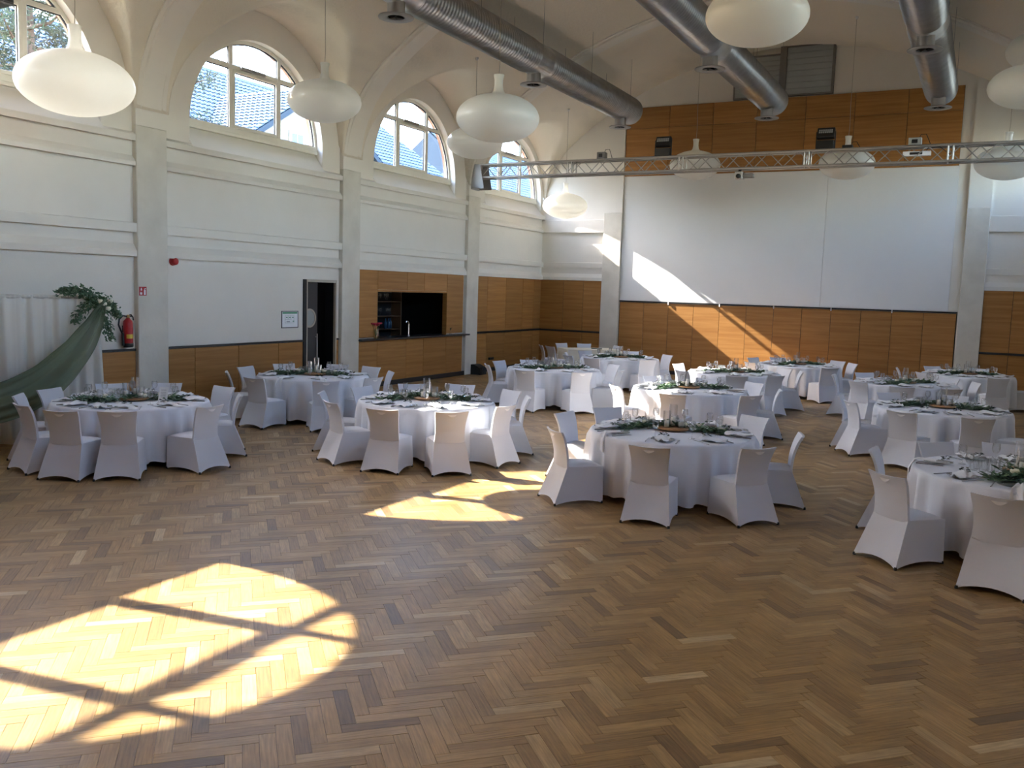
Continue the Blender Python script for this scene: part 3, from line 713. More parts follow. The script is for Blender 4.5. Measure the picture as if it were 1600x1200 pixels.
    mb = MB(); mb.prism([(-.16, 0), (.16, 0), (.13, .20), (-.05, .28), (-.16, .28)], 1, -.17, .17); mb.build('cabinet', 'black', sp)
    mb = MB(); mb.lathe([(.09, .006), (.085, 0), (.03, -.02), (0, -.01)], 20); o = mb.build('cone', 'dark_trim', sp); o.location = (.155, 0, .12); o.rotation_euler = (0, PI / 2, 0)
    so_ = empty('socket_strip', (XR_ + .025, 22.70, .34)); tag(so_, 'black socket strip mounted on the corner wood panelling', 'socket')
    mb = MB(); mb.bbox((0, -.13, 0), (.05, .13, .07), .005); mb.build('body', 'black', so_)
    for y in (-.08, 0, .08):
        mb = MB(); mb.lathe([(0, .0), (.026, 0), (.028, .004), (0, .004)], 14); o = mb.build('outlet', 'dark_trim', so_); o.location = (.05, y, .035); o.rotation_euler = (0, PI / 2, 0)
wall_things()
def hung_speaker():
    e = empty('hung_loudspeaker', (-11.3, 7.08, 5.78)); tag(e, 'black loudspeaker hung high before the nearest window', 'loudspeaker')
    mb = MB(); mb.bbox((-.16, -.24, 0), (.16, .24, .62), .02); o = mb.build('cabinet', 'black', e)
    mb = MB(); mb.bbox((.16, -.21, .03), (.172, .21, .59), .004); mb.build('grille', 'dark_trim', e)
    mb = MB(); mb.tube([(0, 0, .62), (0, 0, z_vault(-11.3) - 5.78)], .012, 6); mb.build('hanger', 'alu_dark', e)
hung_speaker()

# ------------------------------------------------------------------ curtain backdrop
def backdrop():
    X = -12.05; y0, y1 = 4.2, 9.15
    e = empty('curtain_backdrop', (X, 6.7, 0)); tag(e, 'sheer white curtain backdrop on a frame along the wall', 'curtain')
    for y in (y0, y1):
        mb = MB(); mb.tube([(0, y - 6.7, 0), (0, y - 6.7, 2.10)], .018, 8); mb.build('upright', 'beige_metal', e)
        mb = MB(); mb.bbox((-.25, y - 6.7 - .2, 0), (.25, y - 6.7 + .2, .012), .003); mb.build('base_plate', 'beige_metal', e)
    mb = MB(); mb.tube([(0, y0 - 6.72, 2.085), (0, y1 - 6.68, 2.085)], .016, 8); mb.build('top_rail', 'beige_metal', e)
    rnd = random.Random(5); ph = [rnd.uniform(0, 6) for _ in range(6)]
    def fn(u, v):
        y = y0 + (y1 - y0) * u - 6.7; z = 2.11 - 2.10 * v; a = .03 + .05 * v
        fold = math.sin(u * 150 + ph[0]) + .6 * math.sin(u * 83 + ph[1] + v) + .4 * math.sin(u * 231 + ph[2])
        fl = .10 * v * max(0, (u - .93) / .07)
        return (a * fold * .6 + .03 * v, y + .012 * math.sin(u * 150 + 1) + fl * .6, z + .01 * math.sin(u * 300) * (v < .03))
    mb = MB(); mb.grid(fn, 420, 14); mb.build('sheer_curtain', 'sheer_white', e)
    mb = MB(); mb.grid(lambda u, v: (.022 * math.cos(2 * PI * v) * (1 + .25 * math.sin(u * 420)), y0 + (y1 - y0) * u - 6.7, 2.09 + .028 * math.sin(2 * PI * v)), 420, 8); mb.build('gathered_heading', 'sheer_white', e)
    # green swag
    d = empty('green_drape', (X, 9.0, 0)); tag(d, 'long green gauze drape swagged across the white curtain', 'drape')
    up = [(9.06, 2.06), (8.80, 1.80), (8.45, 1.47), (7.95, 1.12), (7.45, .92), (6.8, .84), (6.0, .92)]
    lo = [(9.08, 2.02), (9.02, 1.62), (8.85, 1.20), (8.52, .80), (8.05, .50), (7.3, .33), (6.0, .42)]
    def cr(P, t):
        n = len(P) - 1; k = min(int(t * n), n - 1); q = t * n - k
        g = lambda i: P[max(0, min(n, i))]
        return tuple(.5 * (2 * g(k)[j] + (g(k + 1)[j] - g(k - 1)[j]) * q + (2 * g(k - 1)[j] - 5 * g(k)[j] + 4 * g(k + 1)[j] - g(k + 2)[j]) * q * q + (3 * g(k)[j] - g(k - 1)[j] - 3 * g(k + 1)[j] + g(k + 2)[j]) * q ** 3) for j in (0, 1))
    def fd(u, v):
        a, b = cr(up, u), cr(lo, u); y = a[0] + (b[0] - a[0]) * v; z = a[1] + (b[1] - a[1]) * v
        return (.22 + .05 * math.sin(v * 9 + u * 3) * min(1, u * 3 + .2) + .03 * math.sin(v * 23 + 2 * u) , y - 9.0, z)
    mb = MB(); mb.grid(fd, 60, 36); mb.build('gauze', 'gauze_green', d)
    mb = MB(); mb.tube([(.25 + .01 * math.sin(i), cr(up, i / 40)[0] - 9.0, cr(up, i / 40)[1]) for i in range(41)], .022, 6); mb.build('rolled_edge', 'gauze_green', d)
    # leaf spray on the corner
    g = empty('leaf_spray', (X + .12, 9.02, 2.05)); tag(g, 'spray of green leaves and white flowers on the curtain corner', 'greenery')
    leaves = MB(); rnd = random.Random(9)
    def leaf(p, dr, L, wd):
        dr = Vector(dr).normalized(); sx = dr.cross(Vector((rnd.uniform(-1, 1), rnd.uniform(-1, 1), rnd.uniform(-1, 1)))).normalized(); nn = dr.cross(sx)
        p = Vector(p); leaves.add([p, p + dr * L * .5 + sx * wd + nn * .006, p + dr * L, p + dr * L * .5 - sx * wd + nn * .006], [(0, 1, 2, 3)])
    for (ty, tz), n in (((-.60, .10), 520), ((-.40, -.34), 240), ((.34, -.24), 360), ((.20, -.60), 300)):
        for i in range(n):
            t = rnd.random() ** .9; sp_ = .095 * (1 - .5 * t)
            p = (rnd.uniform(-.06, .12), ty * t + rnd.gauss(0, sp_ * .5), tz * t + .08 * math.sin(t * PI) + rnd.gauss(0, sp_ * .5))
            leaf(p, (rnd.uniform(-.5, .8), ty + rnd.uniform(-.5, .5), tz + rnd.uniform(-.5, .5)), rnd.uniform(.04, .085), rnd.uniform(.011, .022))
    tag(leaves.build('leaves', 'leaf', g), kind='stuff')
    for y, z in ((.05, -.06), (.12, -.13), (-.02, -.02), (.16, -.02)):
        mb = MB(); mb.lathe([(0, -.03), (.03, -.02), (.045, .0), (.038, .03), (.02, .035), (0, .025)], 10, (.10, y, z)); mb.build('blossom', 'rose', g)
backdrop()

# ------------------------------------------------------------------ ducts, truss, pendants
def duct(x, ys, yend, nick):
    e = empty('ventilation_duct', (x, yend, 7.52)); tag(e, 'spiral steel ventilation duct %s' % nick, 'duct', 'ceiling ventilation ducts')
    R = .355
    prev = yend; segs = sorted([yend] + [y + d for y in ys for d in (-.30, .42)] , reverse=True); lim = 3.0; edges = [yend] + [q for q in segs if q < yend - .6 and q > lim] + [lim]
    for a, b in zip(edges, edges[1:]):
        mb = MB(); prof = [(R + .012, a - yend), (R + .012, a - yend - .03)]; y = a - .03; i = 0
        plain = abs(a - b) < .8
        while y > b + .04:
            st = .10 if not plain else .12
            prof += [(R, y - .012 - yend), (R, y - st * .7 - yend), (R + (.020 if not plain else 0), y - st * .85 - yend), (R, y - st - yend)]; y -= st
        prof += [(R, b - yend)]
        mb.lathe([(r, -t) for r, t in prof], 36)
        o = mb.build('duct_section', 'galv', e); o.rotation_euler = (PI / 2, 0, 0)
    mb = MB(); mb.lathe([(0, 0), (R - .03, 0), (R + .012, -.02)], 36); o = mb.build('end_cap', 'galv', e); o.rotation_euler = (-PI / 2, 0, 0)
    for y in ys:
        q = y - yend
        mb = MB(); mb.lathe([(.155, -.22), (.155, -.57)], 24, (0, q, 0)); mb.build('outlet_neck', 'galv', e)
        mb = MB(); mb.lathe([(.15, -.545), (.30, -.555), (.305, -.565), (.30, -.575), (.19, -.575), (.15, -.565)], 32, (0, q, 0)); mb.build('outlet_flange', 'flange', e)
        mb = MB(); mb.lathe([(0, -.52), (.16, -.52)], 24, (0, q, 0))
        for k in range(6):
            a = k * PI / 3; c, s_ = math.cos(a), math.sin(a)
            mb.add([(.02 * c, q + .02 * s_, -.56), (.15 * c, q + .15 * s_, -.56), (.15 * c - .03 * s_, q + .15 * s_ + .03 * c, -.53), (.02 * c - .03 * s_, q + .02 * s_ + .03 * c, -.53)], [(0, 1, 2, 3)])
        mb.build('outlet_vanes', 'duct_inside', e)
    y = yend - 1.0
    while y > lim:
        for s_ in (-1, 1):
            zt = z_vault(x + s_ * .37) - 7.52
            mb = MB(); mb.tube([(s_ * .362, y - yend, 0), (s_ * .362, y - yend, zt)], .004, 4); mb.build('hanger_wire', 'alu_dark', e)
        y -= 2.7
for x, n_ in ((-9.20, 'nearest the arched windows'), (-5.22, 'along the crown of the vault'), (-1.27, 'on the side of the right pillar')):
    duct(x, [y for y in (12.85, 18.10, 23.45)], 24.2, n_)

def truss():
    e = empty('lighting_truss', (XL, 21.45, 5.40)); tag(e, 'aluminium lattice lighting truss spanning the hall below the vault', 'truss')
    L = 2 * HALF
    for y in (-.15, .15):
        for z in (.02, .36):
            mb = MB(); mb.tube([(.12, y, z), (L - .12, y, z)], .029, 8); mb.build('chord', 'alu', e)
    st = .335; n = int((L - .5) / st)
    bu, bd, bt = MB(), MB(), MB()
    bu.tube([(0, 0, .02), (st, 0, .36)], .012, 6); bd.tube([(0, 0, .36), (st, 0, .02)], .012, 6); bt.tube([(0, -.15, 0), (st, .15, 0)], .0095, 6)
    mu_, md_, mt_ = bu.mesh('brace'), bd.mesh('brace'), bt.mesh('brace')
    for i in range(n):
        for k, y in enumerate((-.15, .15)):
            o = ob('brace', mu_ if (i + k) % 2 == 0 else md_, 'alu', e); o.location = (.25 + i * st, y, 0)
        if i % 2 == 0:
            for z in (.02, .36): o = ob('cross_brace', mt_, 'alu', e); o.location = (.25 + i * st, 0, z)
    fr = MB()
    for a, b in (((0, -.15, .02), (0, -.15, .36)), ((0, .15, .02), (0, .15, .36)), ((0, -.15, .02), (0, .15, .02)), ((0, -.15, .36), (0, .15, .36))): fr.tube([a, b], .02, 8)
    mf = fr.mesh('joint_frame'); x = 2.9
    while x < L:
        for d in (-.05, .05): o = ob('joint_frame', mf, 'alu', e); o.location = (x + d, 0, 0)
        x += 2.95
    for y in (-.24, .20):
        mb = MB(); mb.prism([(0, -.28), (.40, -.28), (.28, .34), (0, .40)], 1, y, y + .012); mb.build('wall_bracket', 'flange', e)
    mb = MB(); mb.box((0, -.24, -.30), (.012, .21, .42)); mb.build('wall_plate', 'flange', e)
    # lamps and boxes riding on it
    def flood(x, lab):
        f = empty('flood_light', (x, 21.45, 5.79)); tag(f, lab, 'stage light', 'flood lights on the truss')
        mb = MB(); mb.bbox((-.19, -.10, -.02), (.19, .10, .20), .01); mb.build('driver_box', 'black', f)
        for s_ in (-1, 1):
            mb = MB(); mb.bbox((s_ * .205 - .008, -.02, .0), (s_ * .205 + .008, .02, .40), .002); mb.build('yoke_arm', 'black', f)
        h = empty('lamp_head', (0, 0, .36), 0, f); h.rotation_euler = (math.radians(-25), 0, 0)
        mb = MB(); mb.bbox((-.19, -.06, -.13), (.19, .06, .12), .012); mb.build('housing', 'black', h)
        mb = MB()
        for i in range(7):
            for j in range(2): mb.box((-.15 + i * .044, -.066, -.03 + j * .05), (-.15 + i * .044 + .034, -.061, .01 + j * .05))
        mb.build('led_lens', 'grey_print', h)
    flood(-7.25, 'black flood light on the truss, further from the right pillar'); flood(-3.42, 'black flood light on the truss, closer to the right pillar')
    def small(name, x, z, sx, sy, sz, m, lab, cat):
        b = empty(name, (x, 21.40, z)); tag(b, lab, cat)
        mb = MB(); mb.bbox((-sx, -sy, 0), (sx, sy, sz), .008); mb.build('case', m, b)
        mb = MB(); mb.bbox((-sx * .5, -sy - .012, sz * .25), (sx * .4, -sy, sz * .75), .003); mb.build('front_plate', 'dark_trim', b)
        mb = MB(); mb.tube([(sx * .6, 0, sz), (sx * .8, .02, sz + .07), (sx * 1.6, .05, sz + .08), (sx * 2.4, .05, 0)], .008, 6); mb.build('cable', 'black', b)
    small('control_box', -8.85, 5.785, .11, .09, .17, 'alu_dark', 'plain grey box on the truss near the windows', 'box')
    small('cable_box', -2.93, 5.785, .11, .08, .07, 'black', 'low black box with a cable beside the flood light', 'box')
    small('power_unit', -1.55, 5.785, .13, .1, .16, 'hatch_grey', 'grey power unit with a looped cable on the truss', 'box')
    small('white_receiver', -1.5, 5.56, .28, .06, .10, 'white_print', 'long white receiver box hung inside the truss', 'box')
    p = empty('projector_camera', (-5.25, 21.42, 5.18)); tag(p, 'small grey camera unit hanging under the middle of the truss', 'camera')
    mb = MB(); mb.bbox((-.16, -.12, 0), (.02, .1, .17), .01); mb.build('body', 'alu', p)
    mb = MB(); mb.bbox((.02, -.09, .03), (.26, .08, .12), .008); mb.build('side_unit', 'alu_dark', p)
    mb = MB(); mb.lathe([(0, .05), (.05, .05), (.055, 0)], 16); o = mb.build('lens', 'black', p); o.location = (-.07, -.12, .06); o.rotation_euler = (PI / 2, 0, 0)
    mb = MB(); mb.bbox((-.10, -.03, .16), (-.04, .03, .27), .004); mb.build('clamp', 'black', p)
truss()

def pendants():
    a, b = .65, .365
    mb = MB(); prof = [(a * math.cos(t), b * math.sin(t)) for t in [-PI / 2 + (PI - .12) * i / 40 for i in range(41)]]; prof[0] = (0.0, -b)
    mb.lathe(prof, 56); shade = mb.mesh('shade')
    mb = MB(); mb.lathe([(.16, .352), (.11, .375), (.078, .42), (.066, .50), (.068, .58), (.082, .655), (.078, .66), (.0, .655)], 28); neck = mb.mesh('neck')
    first = True
    for (x, y, z, lab) in ((-10.80, 7.91, 4.93, 'white oval pendant lamp nearest the viewer, glowing with sunlight'),
                           (-10.63, 12.72, 5.64, 'white oval pendant lamp before the second arched window'),
                           (-6.91, 12.40, 5.06, 'large white oval pendant lamp hanging below the spiral duct'),
                           (-10.75, 18.23, 5.79, 'white oval pendant lamp half hidden behind the large one'),
                           (-10.91, 23.74, 4.87, 'small bright pendant lamp under the truss in the corner'),
                           (-6.85, 22.85, 5.76, 'pendant lamp behind the truss near the first flood light'),
                           (-2.84, 11.86, 6.00, 'large pendant lamp cut by the top edge beside the middle duct'),
                           (-3.15, 23.04, 5.68, 'pendant lamp behind the truss near the second flood light'),
                           (.43, 17.98, 6.16, 'upper pendant lamp at the right edge above the truss'),
                           (.24, 22.50, 5.50, 'pendant lamp behind the truss beside the right pillar'),
                           (.67, 19.13, 7.03, 'topmost pendant lamp at the right edge, mostly out of frame')):
        e = empty('pendant_lamp', (x, y, z)); tag(e, lab, 'pendant lamp', 'oval pendant lamps'); big = 1.125 if 'viewer' in lab else 1.0; e.scale = (big, big, big)
        ob('shade', shade, 'opal', e); ob('neck', neck, 'opal', e)
        zt = (z_vault(x) - z) / big
        for s_ in (0,):
            mb = MB(); mb.tube([(0, 0, .65), (.012, 0, .9), (.0, 0, 1.3), (0, 0, zt)], .006, 5); mb.build('cable', 'beige_metal', e)
        mb = MB(); mb.lathe([(0, zt - .06), (.03, zt - .06), (.04, zt)], 12); mb.build('ceiling_rose', 'plaster_white', e)
pendants()

def hatch():
    e = empty('ventilation_hatch', (-5.38, YB, 8.0)); tag(e, 'pair of grey ventilation shutters above the upper oak panels', 'shutter')
    for a, b, h in ((-1.32, -.09, 1.12), (.09, 1.30, 1.30)):
        n = 8
        for i in range(n):
            z0, z1 = .03 + (h - .03) * i / n, .03 + (h - .03) * (i + 1) / n
            mb = MB(); mb.bbox((a, -.10 + .004 * (i % 2), z0 + .002), (b, -.03, z1 - .002), .006); mb.build('slat', 'hatch_grey', e)
    for q in (((-.09, -.14, 0), (.09, 0, 1.34)), ((1.30, -.12, 0), (1.36, 0, 1.33)), ((-1.36, -.12, 0), (-1.32, 0, 1.12)), ((-1.36, -.12, -.01), (1.36, 0, .03)), ((.09, -.13, 1.30), (1.40, 0, 1.335)), ((-1.36, -.13, 1.12), (-.09, 0, 1.155))):
        mb = MB(); mb.bbox(*q, .004); mb.build('frame_bar', 'alu_dark', e)
hatch()

# ------------------------------------------------------------------ covered chairs
def chair_proto():
    e = empty('covered_chair')
    ys = [(.405, -.195), (.46, -.200), (.56, -.212), (.66, -.238), (.75, -.272), (.83, -.318)]
    def yb(z):
        for (a, p), (b, q) in zip(ys, ys[1:]):
            if a <= z <= b: return p + (q - p) * (z - a) / (b - a)
        return ys[-1][1]
    hw = lambda t: .205 - .012 * math.sin(PI * min(1, t * 1.1)) + .016 * t * t
    def back(side):
        def fn(u, v):
            s = 2 * u - 1; zt = .83 - .010 * (1 - s * s); z = .405 + (zt - .405) * v
            return (s * hw(v), yb(z) + .034 * s * s * (.3 + .7 * v) + side * .013, z)
        return fn
    mb = MB(); mb.grid(back(1), 12, 12); mb.grid(lambda u, v: back(-1)(1 - u, v), 12, 12)
    for k in range(12):                                              # rounded rim
        for (fa, fb) in (((k / 12, 1), ((k + 1) / 12, 1)),):
            p, q = back(1)(*fa), back(1)(*fb); r_, s_ = back(-1)(*fb), back(-1)(*fa); mb.add([p, q, r_, s_], [(0, 1, 2, 3)])
        for u in (0, 1):
            p, q = back(1)(u, k / 12), back(1)(u, (k + 1) / 12); r_, s_ = back(-1)(u, (k + 1) / 12), back(-1)(u, k / 12); mb.add([p, q, r_, s_], [(0, 1, 2, 3)])
    mb.build('backrest', 'fabric', e)
    # handle slot: a crescent fold, coloured paler to imitate light shining through
    mb = MB()
    def cres(off):
        def fn(u, v):
            s = (2 * u - 1) * .062; zz = .790 - (.002 + .030 * v) * (1 - (2 * u - 1) ** 2); q = s / .205
            return (s, yb(zz) + .034 * q * q + off - .002 - .016 * v * (1 - (2 * u - 1) ** 2), zz)
        return fn
    mb.grid(cres(-.013), 10, 4); mb.build('handle_fold', 'napkin', e)
    def seat(u, v):
        s = 2 * u - 1; t = v; y = -.205 + .455 * t; x = s * (.205 + .012 * t)
        dome = (1 - s ** 4) * (1 - (2 * t - 1) ** 6)
        return (x, y, .425 + .035 * dome ** .6 - .012 * t * t)
    mb = MB(); mb.grid(seat, 14, 14); mb.build('seat', 'fabric', e)
    # stretched skirt: back, sides, front, each with an arched hem between the feet
    def panel(t0, t1, b0, b1, arch, belly=0, nrm=(0, 0)):
        def fn(u, v):
            T = [t0[k] + (t1[k] - t0[k]) * u for k in range(3)]; B = [b0[k] + (b1[k] - b0[k]) * u for k in range(3)]
            h = arch * (1 - (2 * u - 1) ** 2) ** .8; vv = v * (1 - h / max(.1, T[2]))
            bel = belly * math.sin(PI * u) * math.sin(PI * vv)
            return (T[0] + (B[0] - T[0]) * vv - nrm[0] * bel, T[1] + (B[1] - T[1]) * vv - nrm[1] * bel, T[2] + (B[2] - T[2]) * vv)
        return fn
    mb = MB(); A = [(-.205, -.195, .43), (.205, -.195, .43), (.215, .248, .425), (-.215, .248, .425)]; B = [(-.262, -.365, .006), (.262, -.365, .006), (.235, .245, .006), (-.235, .245, .006)]
    for i, j, ar, nr in ((0, 1, .052, (0, -1)), (1, 2, .040, (1, 0)), (2, 3, .05, (0, 1)), (3, 0, .040, (-1, 0))): mb.grid(panel(A[i], A[j], B[i], B[j], ar, .03, nr), 10, 6)
    mb.build('skirt', 'fabric', e)
    for i in range(4):
        mb = MB(); mb.lathe([(0, 0), (.014, 0), (.016, .012), (.010, .03)], 8, (B[i][0] * .965, B[i][1] * .97, 0)); mb.build('foot', 'dark_trim', e)
    return e
CH = chair_proto(); ch_used = [False]
def place_chair(x, y, rz, label, group, far=False):
    if not ch_used[0]: o = CH; ch_used[0] = True
    else: o = copy_tree(CH, skip=('foot', 'handle_fold') if far else ())
    o.location = (x, y, 0); o.rotation_euler = (0, 0, rz); tag(o, label, 'chair', group); return o

# ------------------------------------------------------------------ tables and what stands on them
TR, TH = .985, .745
def table_meshes():
    D = {}
    for k in range(3):
        rnd = random.Random(20 + k); comps = [(n, rnd.uniform(0, 6.28), rnd.uniform(.5, 1)) for n in (14, 19, 23, 29)]
        mb = MB(); N = 168
        prof = [(0.0, 0, 0), (.5, 0, 0), (.92, 0, 0), (.965, 0, 0), (.985, -.006, .0), (.996, -.022, .02)]
        rows = []
        for r, z, a in prof: rows.append([(r * math.cos(2 * PI * j / N), r * math.sin(2 * PI * j / N), TH + .012 + z) for j in range(N)])
        for i in range(1, 13):
            t = i / 12; row = []
            for j in range(N):
                th = 2 * PI * j / N; f = sum(c * math.sin(n * th + p) for n, p, c in comps) / 2.0
                f = abs(f) ** .7 * (1 if f > 0 else -1)
                r = 1.0 + .015 * t + (.012 + .060 * t ** .6) * f
                row.append((r * math.cos(th + .01 * f * t), r * math.sin(th + .01 * f * t), TH - .012 - (.655 + .012 * f) * t))
            rows.append(row)
        V = [p for r in rows for p in r]; F = [(i * N + j, i * N + (j + 1) % N, (i + 1) * N + (j + 1) % N, (i + 1) * N + j) for i in range(1, len(rows) - 1) for j in range(N)]
        V.append((0, 0, TH + .012)); F += [(len(V) - 1, N + (j + 1) % N, N + j) for j in range(N)]
        mb.add(V, F, True); D['cloth', k] = mb.mesh('tablecloth')
    mb = MB(); mb.lathe([(0, .70), (.955, .70), (.965, .71), (.965, .735), (.955, TH), (0, TH)], 56, smooth=False); D['top'] = mb.mesh('tabletop')
    mb = MB(); mb.tube([(.55, 0, .70), (.60, 0, .03)], .018, 8); mb.tube([(.60, -.22, .018), (.60, .22, .018)], .016, 8); D['leg'] = mb.mesh('leg')
    mb = MB(); mb.tube([(-.58, .0, .14), (.58, 0, .14)], .012, 6); D['bar'] = mb.mesh('stretcher')
    mb = MB(); mb.lathe([(0, .004), (.085, .004), (.10, .010), (.138, .016), (.14, .019), (.10, .014), (.085, .009), (0, .008)], 28); D['plate'] = mb.mesh('plate')
    for k in range(3):
        rnd = random.Random(40 + k); c = [(rnd.uniform(6, 16), rnd.uniform(6, 20), rnd.uniform(0, 6)) for _ in range(5)]
        def fn(u, v):
            n = sum(math.sin(a * u + b * v + p) for a, b, p in c) / 5; w_ = .062 + .030 * math.sin(3 * v + k) + .02 * (v > .7)
            y = -.10 + (.28 + .03 * k) * v; z = .024 + .034 * (1 - (2 * u - 1) ** 2) * (.6 + .4 * math.sin(5 * v + k)) + .018 * n
            if k == 2 and v > .62: z = z * (1 - (v - .62) / .38) ; 
            return ((2 * u - 1) * w_ + .02 * math.sin(4 * v + k), y, max(.006, z))
        mb = MB(); mb.grid(fn, 14, 18); D['napkin', k] = mb.mesh('napkin')
    def fdr(u, v):
        s = 2 * u - 1; L = .46 * v
        if L < .20: y, z = -.0 + L, .03 + .012 * math.sin(9 * u) * (1 - s * s)
        else: q = L - .20; y, z = .20 + .05 * min(1, q * 9) + .012 * math.sin(8 * u), .03 - .06 * max(0, q - .02) * 2.2 - q * .75
        return (s * (.035 + .035 * v), y + .006 * math.sin(14 * u), z + .012 * (1 - s * s))
    mb = MB(); mb.grid(fdr, 10, 22); D['napkin', 3] = mb.mesh('napkin')
    mb = MB(); mb.tube([(0, .02, .008), (0, .12, .006), (0, .20, .005)], [.004, .005, .006], 6)
    for x in (-.011, -.004, .004, .011): mb.tube([(x * .6, .02, .008), (x, -.01, .009), (x, -.055, .006)], .0022, 4)
    D['fork'] = mb.mesh('fork')
    mb = MB(); mb.tube([(0, .03, .007), (0, .20, .006)], [.005, .0065], 6); mb.add([(-.007, -.10, .006), (.006, -.06, .006), (.007, .03, .006), (-.007, .03, .006), (-.007, -.10, .009), (.006, -.06, .009), (.007, .03, .009), (-.007, .03, .009)], [(3, 2, 1, 0), (4, 5, 6, 7), (0, 1, 5, 4), (1, 2, 6, 5), (2, 3, 7, 6), (3, 0, 4, 7)]); D['knife'] = mb.mesh('knife')
    mb = MB(); mb.lathe([(0, .002), (.036, .003), (.037, .006), (.006, .014), (.0045, .04), (.0045, .085), (.012, .095), (.033, .118), (.041, .150), (.038, .185), (.034, .205), (.032, .205), (.037, .150), (.028, .118), (0, .100)], 18); D['wine'] = mb.mesh('wine_glass')
    rnd = random.Random(77); mb = MB()
    for i in range(14):
        a = rnd.uniform(0, 6.28); r = rnd.uniform(0, .035); dx, dy = math.cos(a), math.sin(a); z = rnd.uniform(.03, .065); L = rnd.uniform(.025, .045)
        mb.add([(r * dx, r * dy, z), ((r + L * .5) * dx - .011 * dy, (r + L * .5) * dy + .011 * dx, z + .012), ((r + L) * dx, (r + L) * dy, z + .004), ((r + L * .5) * dx + .011 * dy, (r + L * .5) * dy - .011 * dx, z + .012)], [(0, 1, 2, 3)])
    D['sprig'] = mb.mesh('leaf_sprig')
    # garland of leaves in a lazy S across the table
    for k in range(3):
        rnd = random.Random(60 + k)
        for part, n, ln, wd, hh in (('a', 420, (.06, .12), (.015, .026), .065), ('b', 150, (.04, .075), (.012, .020), .085)):
            mb = MB()
            for i in range(n):
                t = rnd.uniform(-1, 1); x = .66 * t; y = .17 * math.sin(2.4 * t + k) + .05 * k - .05; sp = .10 * (1 - .5 * abs(t))
                p = Vector((x + rnd.gauss(0, .02), y + rnd.gauss(0, sp), max(.008, rnd.uniform(.004, hh) * (1 - .5 * abs(t)))))
                dr = Vector((rnd.choice((-1, 1)) * rnd.uniform(.4, 1), rnd.uniform(-1, 1), rnd.uniform(-.1, .5))).normalized()
                sx = dr.cross(Vector((rnd.uniform(-.5, .5), rnd.uniform(-.5, .5), 1))).normalized(); L = rnd.uniform(*ln); w_ = rnd.uniform(*wd); up = Vector((0, 0, .006))
                q = p + dr * L; q.z = max(.004, q.z)
                mb.add([p, p + dr * L * .35 + sx * w_ * .9 + up, p + dr * L * .7 + sx * w_ * .7 + up, q, p + dr * L * .7 - sx * w_ * .7 + up, p + dr * L * .35 - sx * w_ * .9 + up], [(0, 1, 2, 3), (0, 3, 4, 5)])
            D['garland', part, k] = mb.mesh('leaves')
        mb = MB(); mb.tube([(.66 * t / 10, .17 * math.sin(2.4 * t / 10 + k) + .05 * k - .05, .012) for t in range(-10, 11)], .006, 5); D['gstem', k] = mb.mesh('stem')
    rose = MB(); rose.lathe([(0, -.02), (.026, -.012), (.040, .008), (.042, .024), (.032, .038), (.026, .030), (.030, .020), (.014, .040), (0, .036)], 14); D['rose'] = rose.mesh('blossom')
    mb = MB(); mb.lathe([(0, 0), (.185, 0), (.195, .010), (.192, .022), (.18, .026), (0, .026)], 30); D['slice'] = mb.mesh('wood_disc')
    for k, (r, h) in enumerate(((.050, .27), (.045, .20), (.055, .15))):
        mb = MB(); mb.lathe([(0, .004), (r, .004), (r, h), (r - .004, h), (r - .004, .008), (0, .008)], 22, smooth=False); D['cyl', k] = mb.mesh('cylinder')
        mb = MB(); mb.lathe([(0, .008), (r * .62, .008), (r * .62, h * .42), (r * .3, h * .43), (0, h * .425)], 16); D['candle', k] = mb.mesh('candle')
        mb = MB(); mb.tube([(0, 0, h * .42), (.002, 0, h * .42 + .014)], .0016, 4); D['wick', k] = mb.mesh('wick')
    # fluted cut-glass tumbler
    N = 32; prof = [(.032, 0), (.036, .03), (.042, .10), (.046, .135)]; V = []
    for r, z in prof:
        for j in range(N): rr = r * (1 + (.05 if j % 2 else -.02)); V.append((rr * math.cos(2 * PI * j / N), rr * math.sin(2 * PI * j / N), z))
    mb = MB(); mb.add(V, [(i * N + j, i * N + (j + 1) % N, (i + 1) * N + (j + 1) % N, (i + 1) * N + j) for i in range(len(prof) - 1) for j in range(N)]); mb.add(V[:N], [tuple(reversed(range(N)))]); D['tumbler'] = mb.mesh('tumbler')
    return D
D = table_meshes()
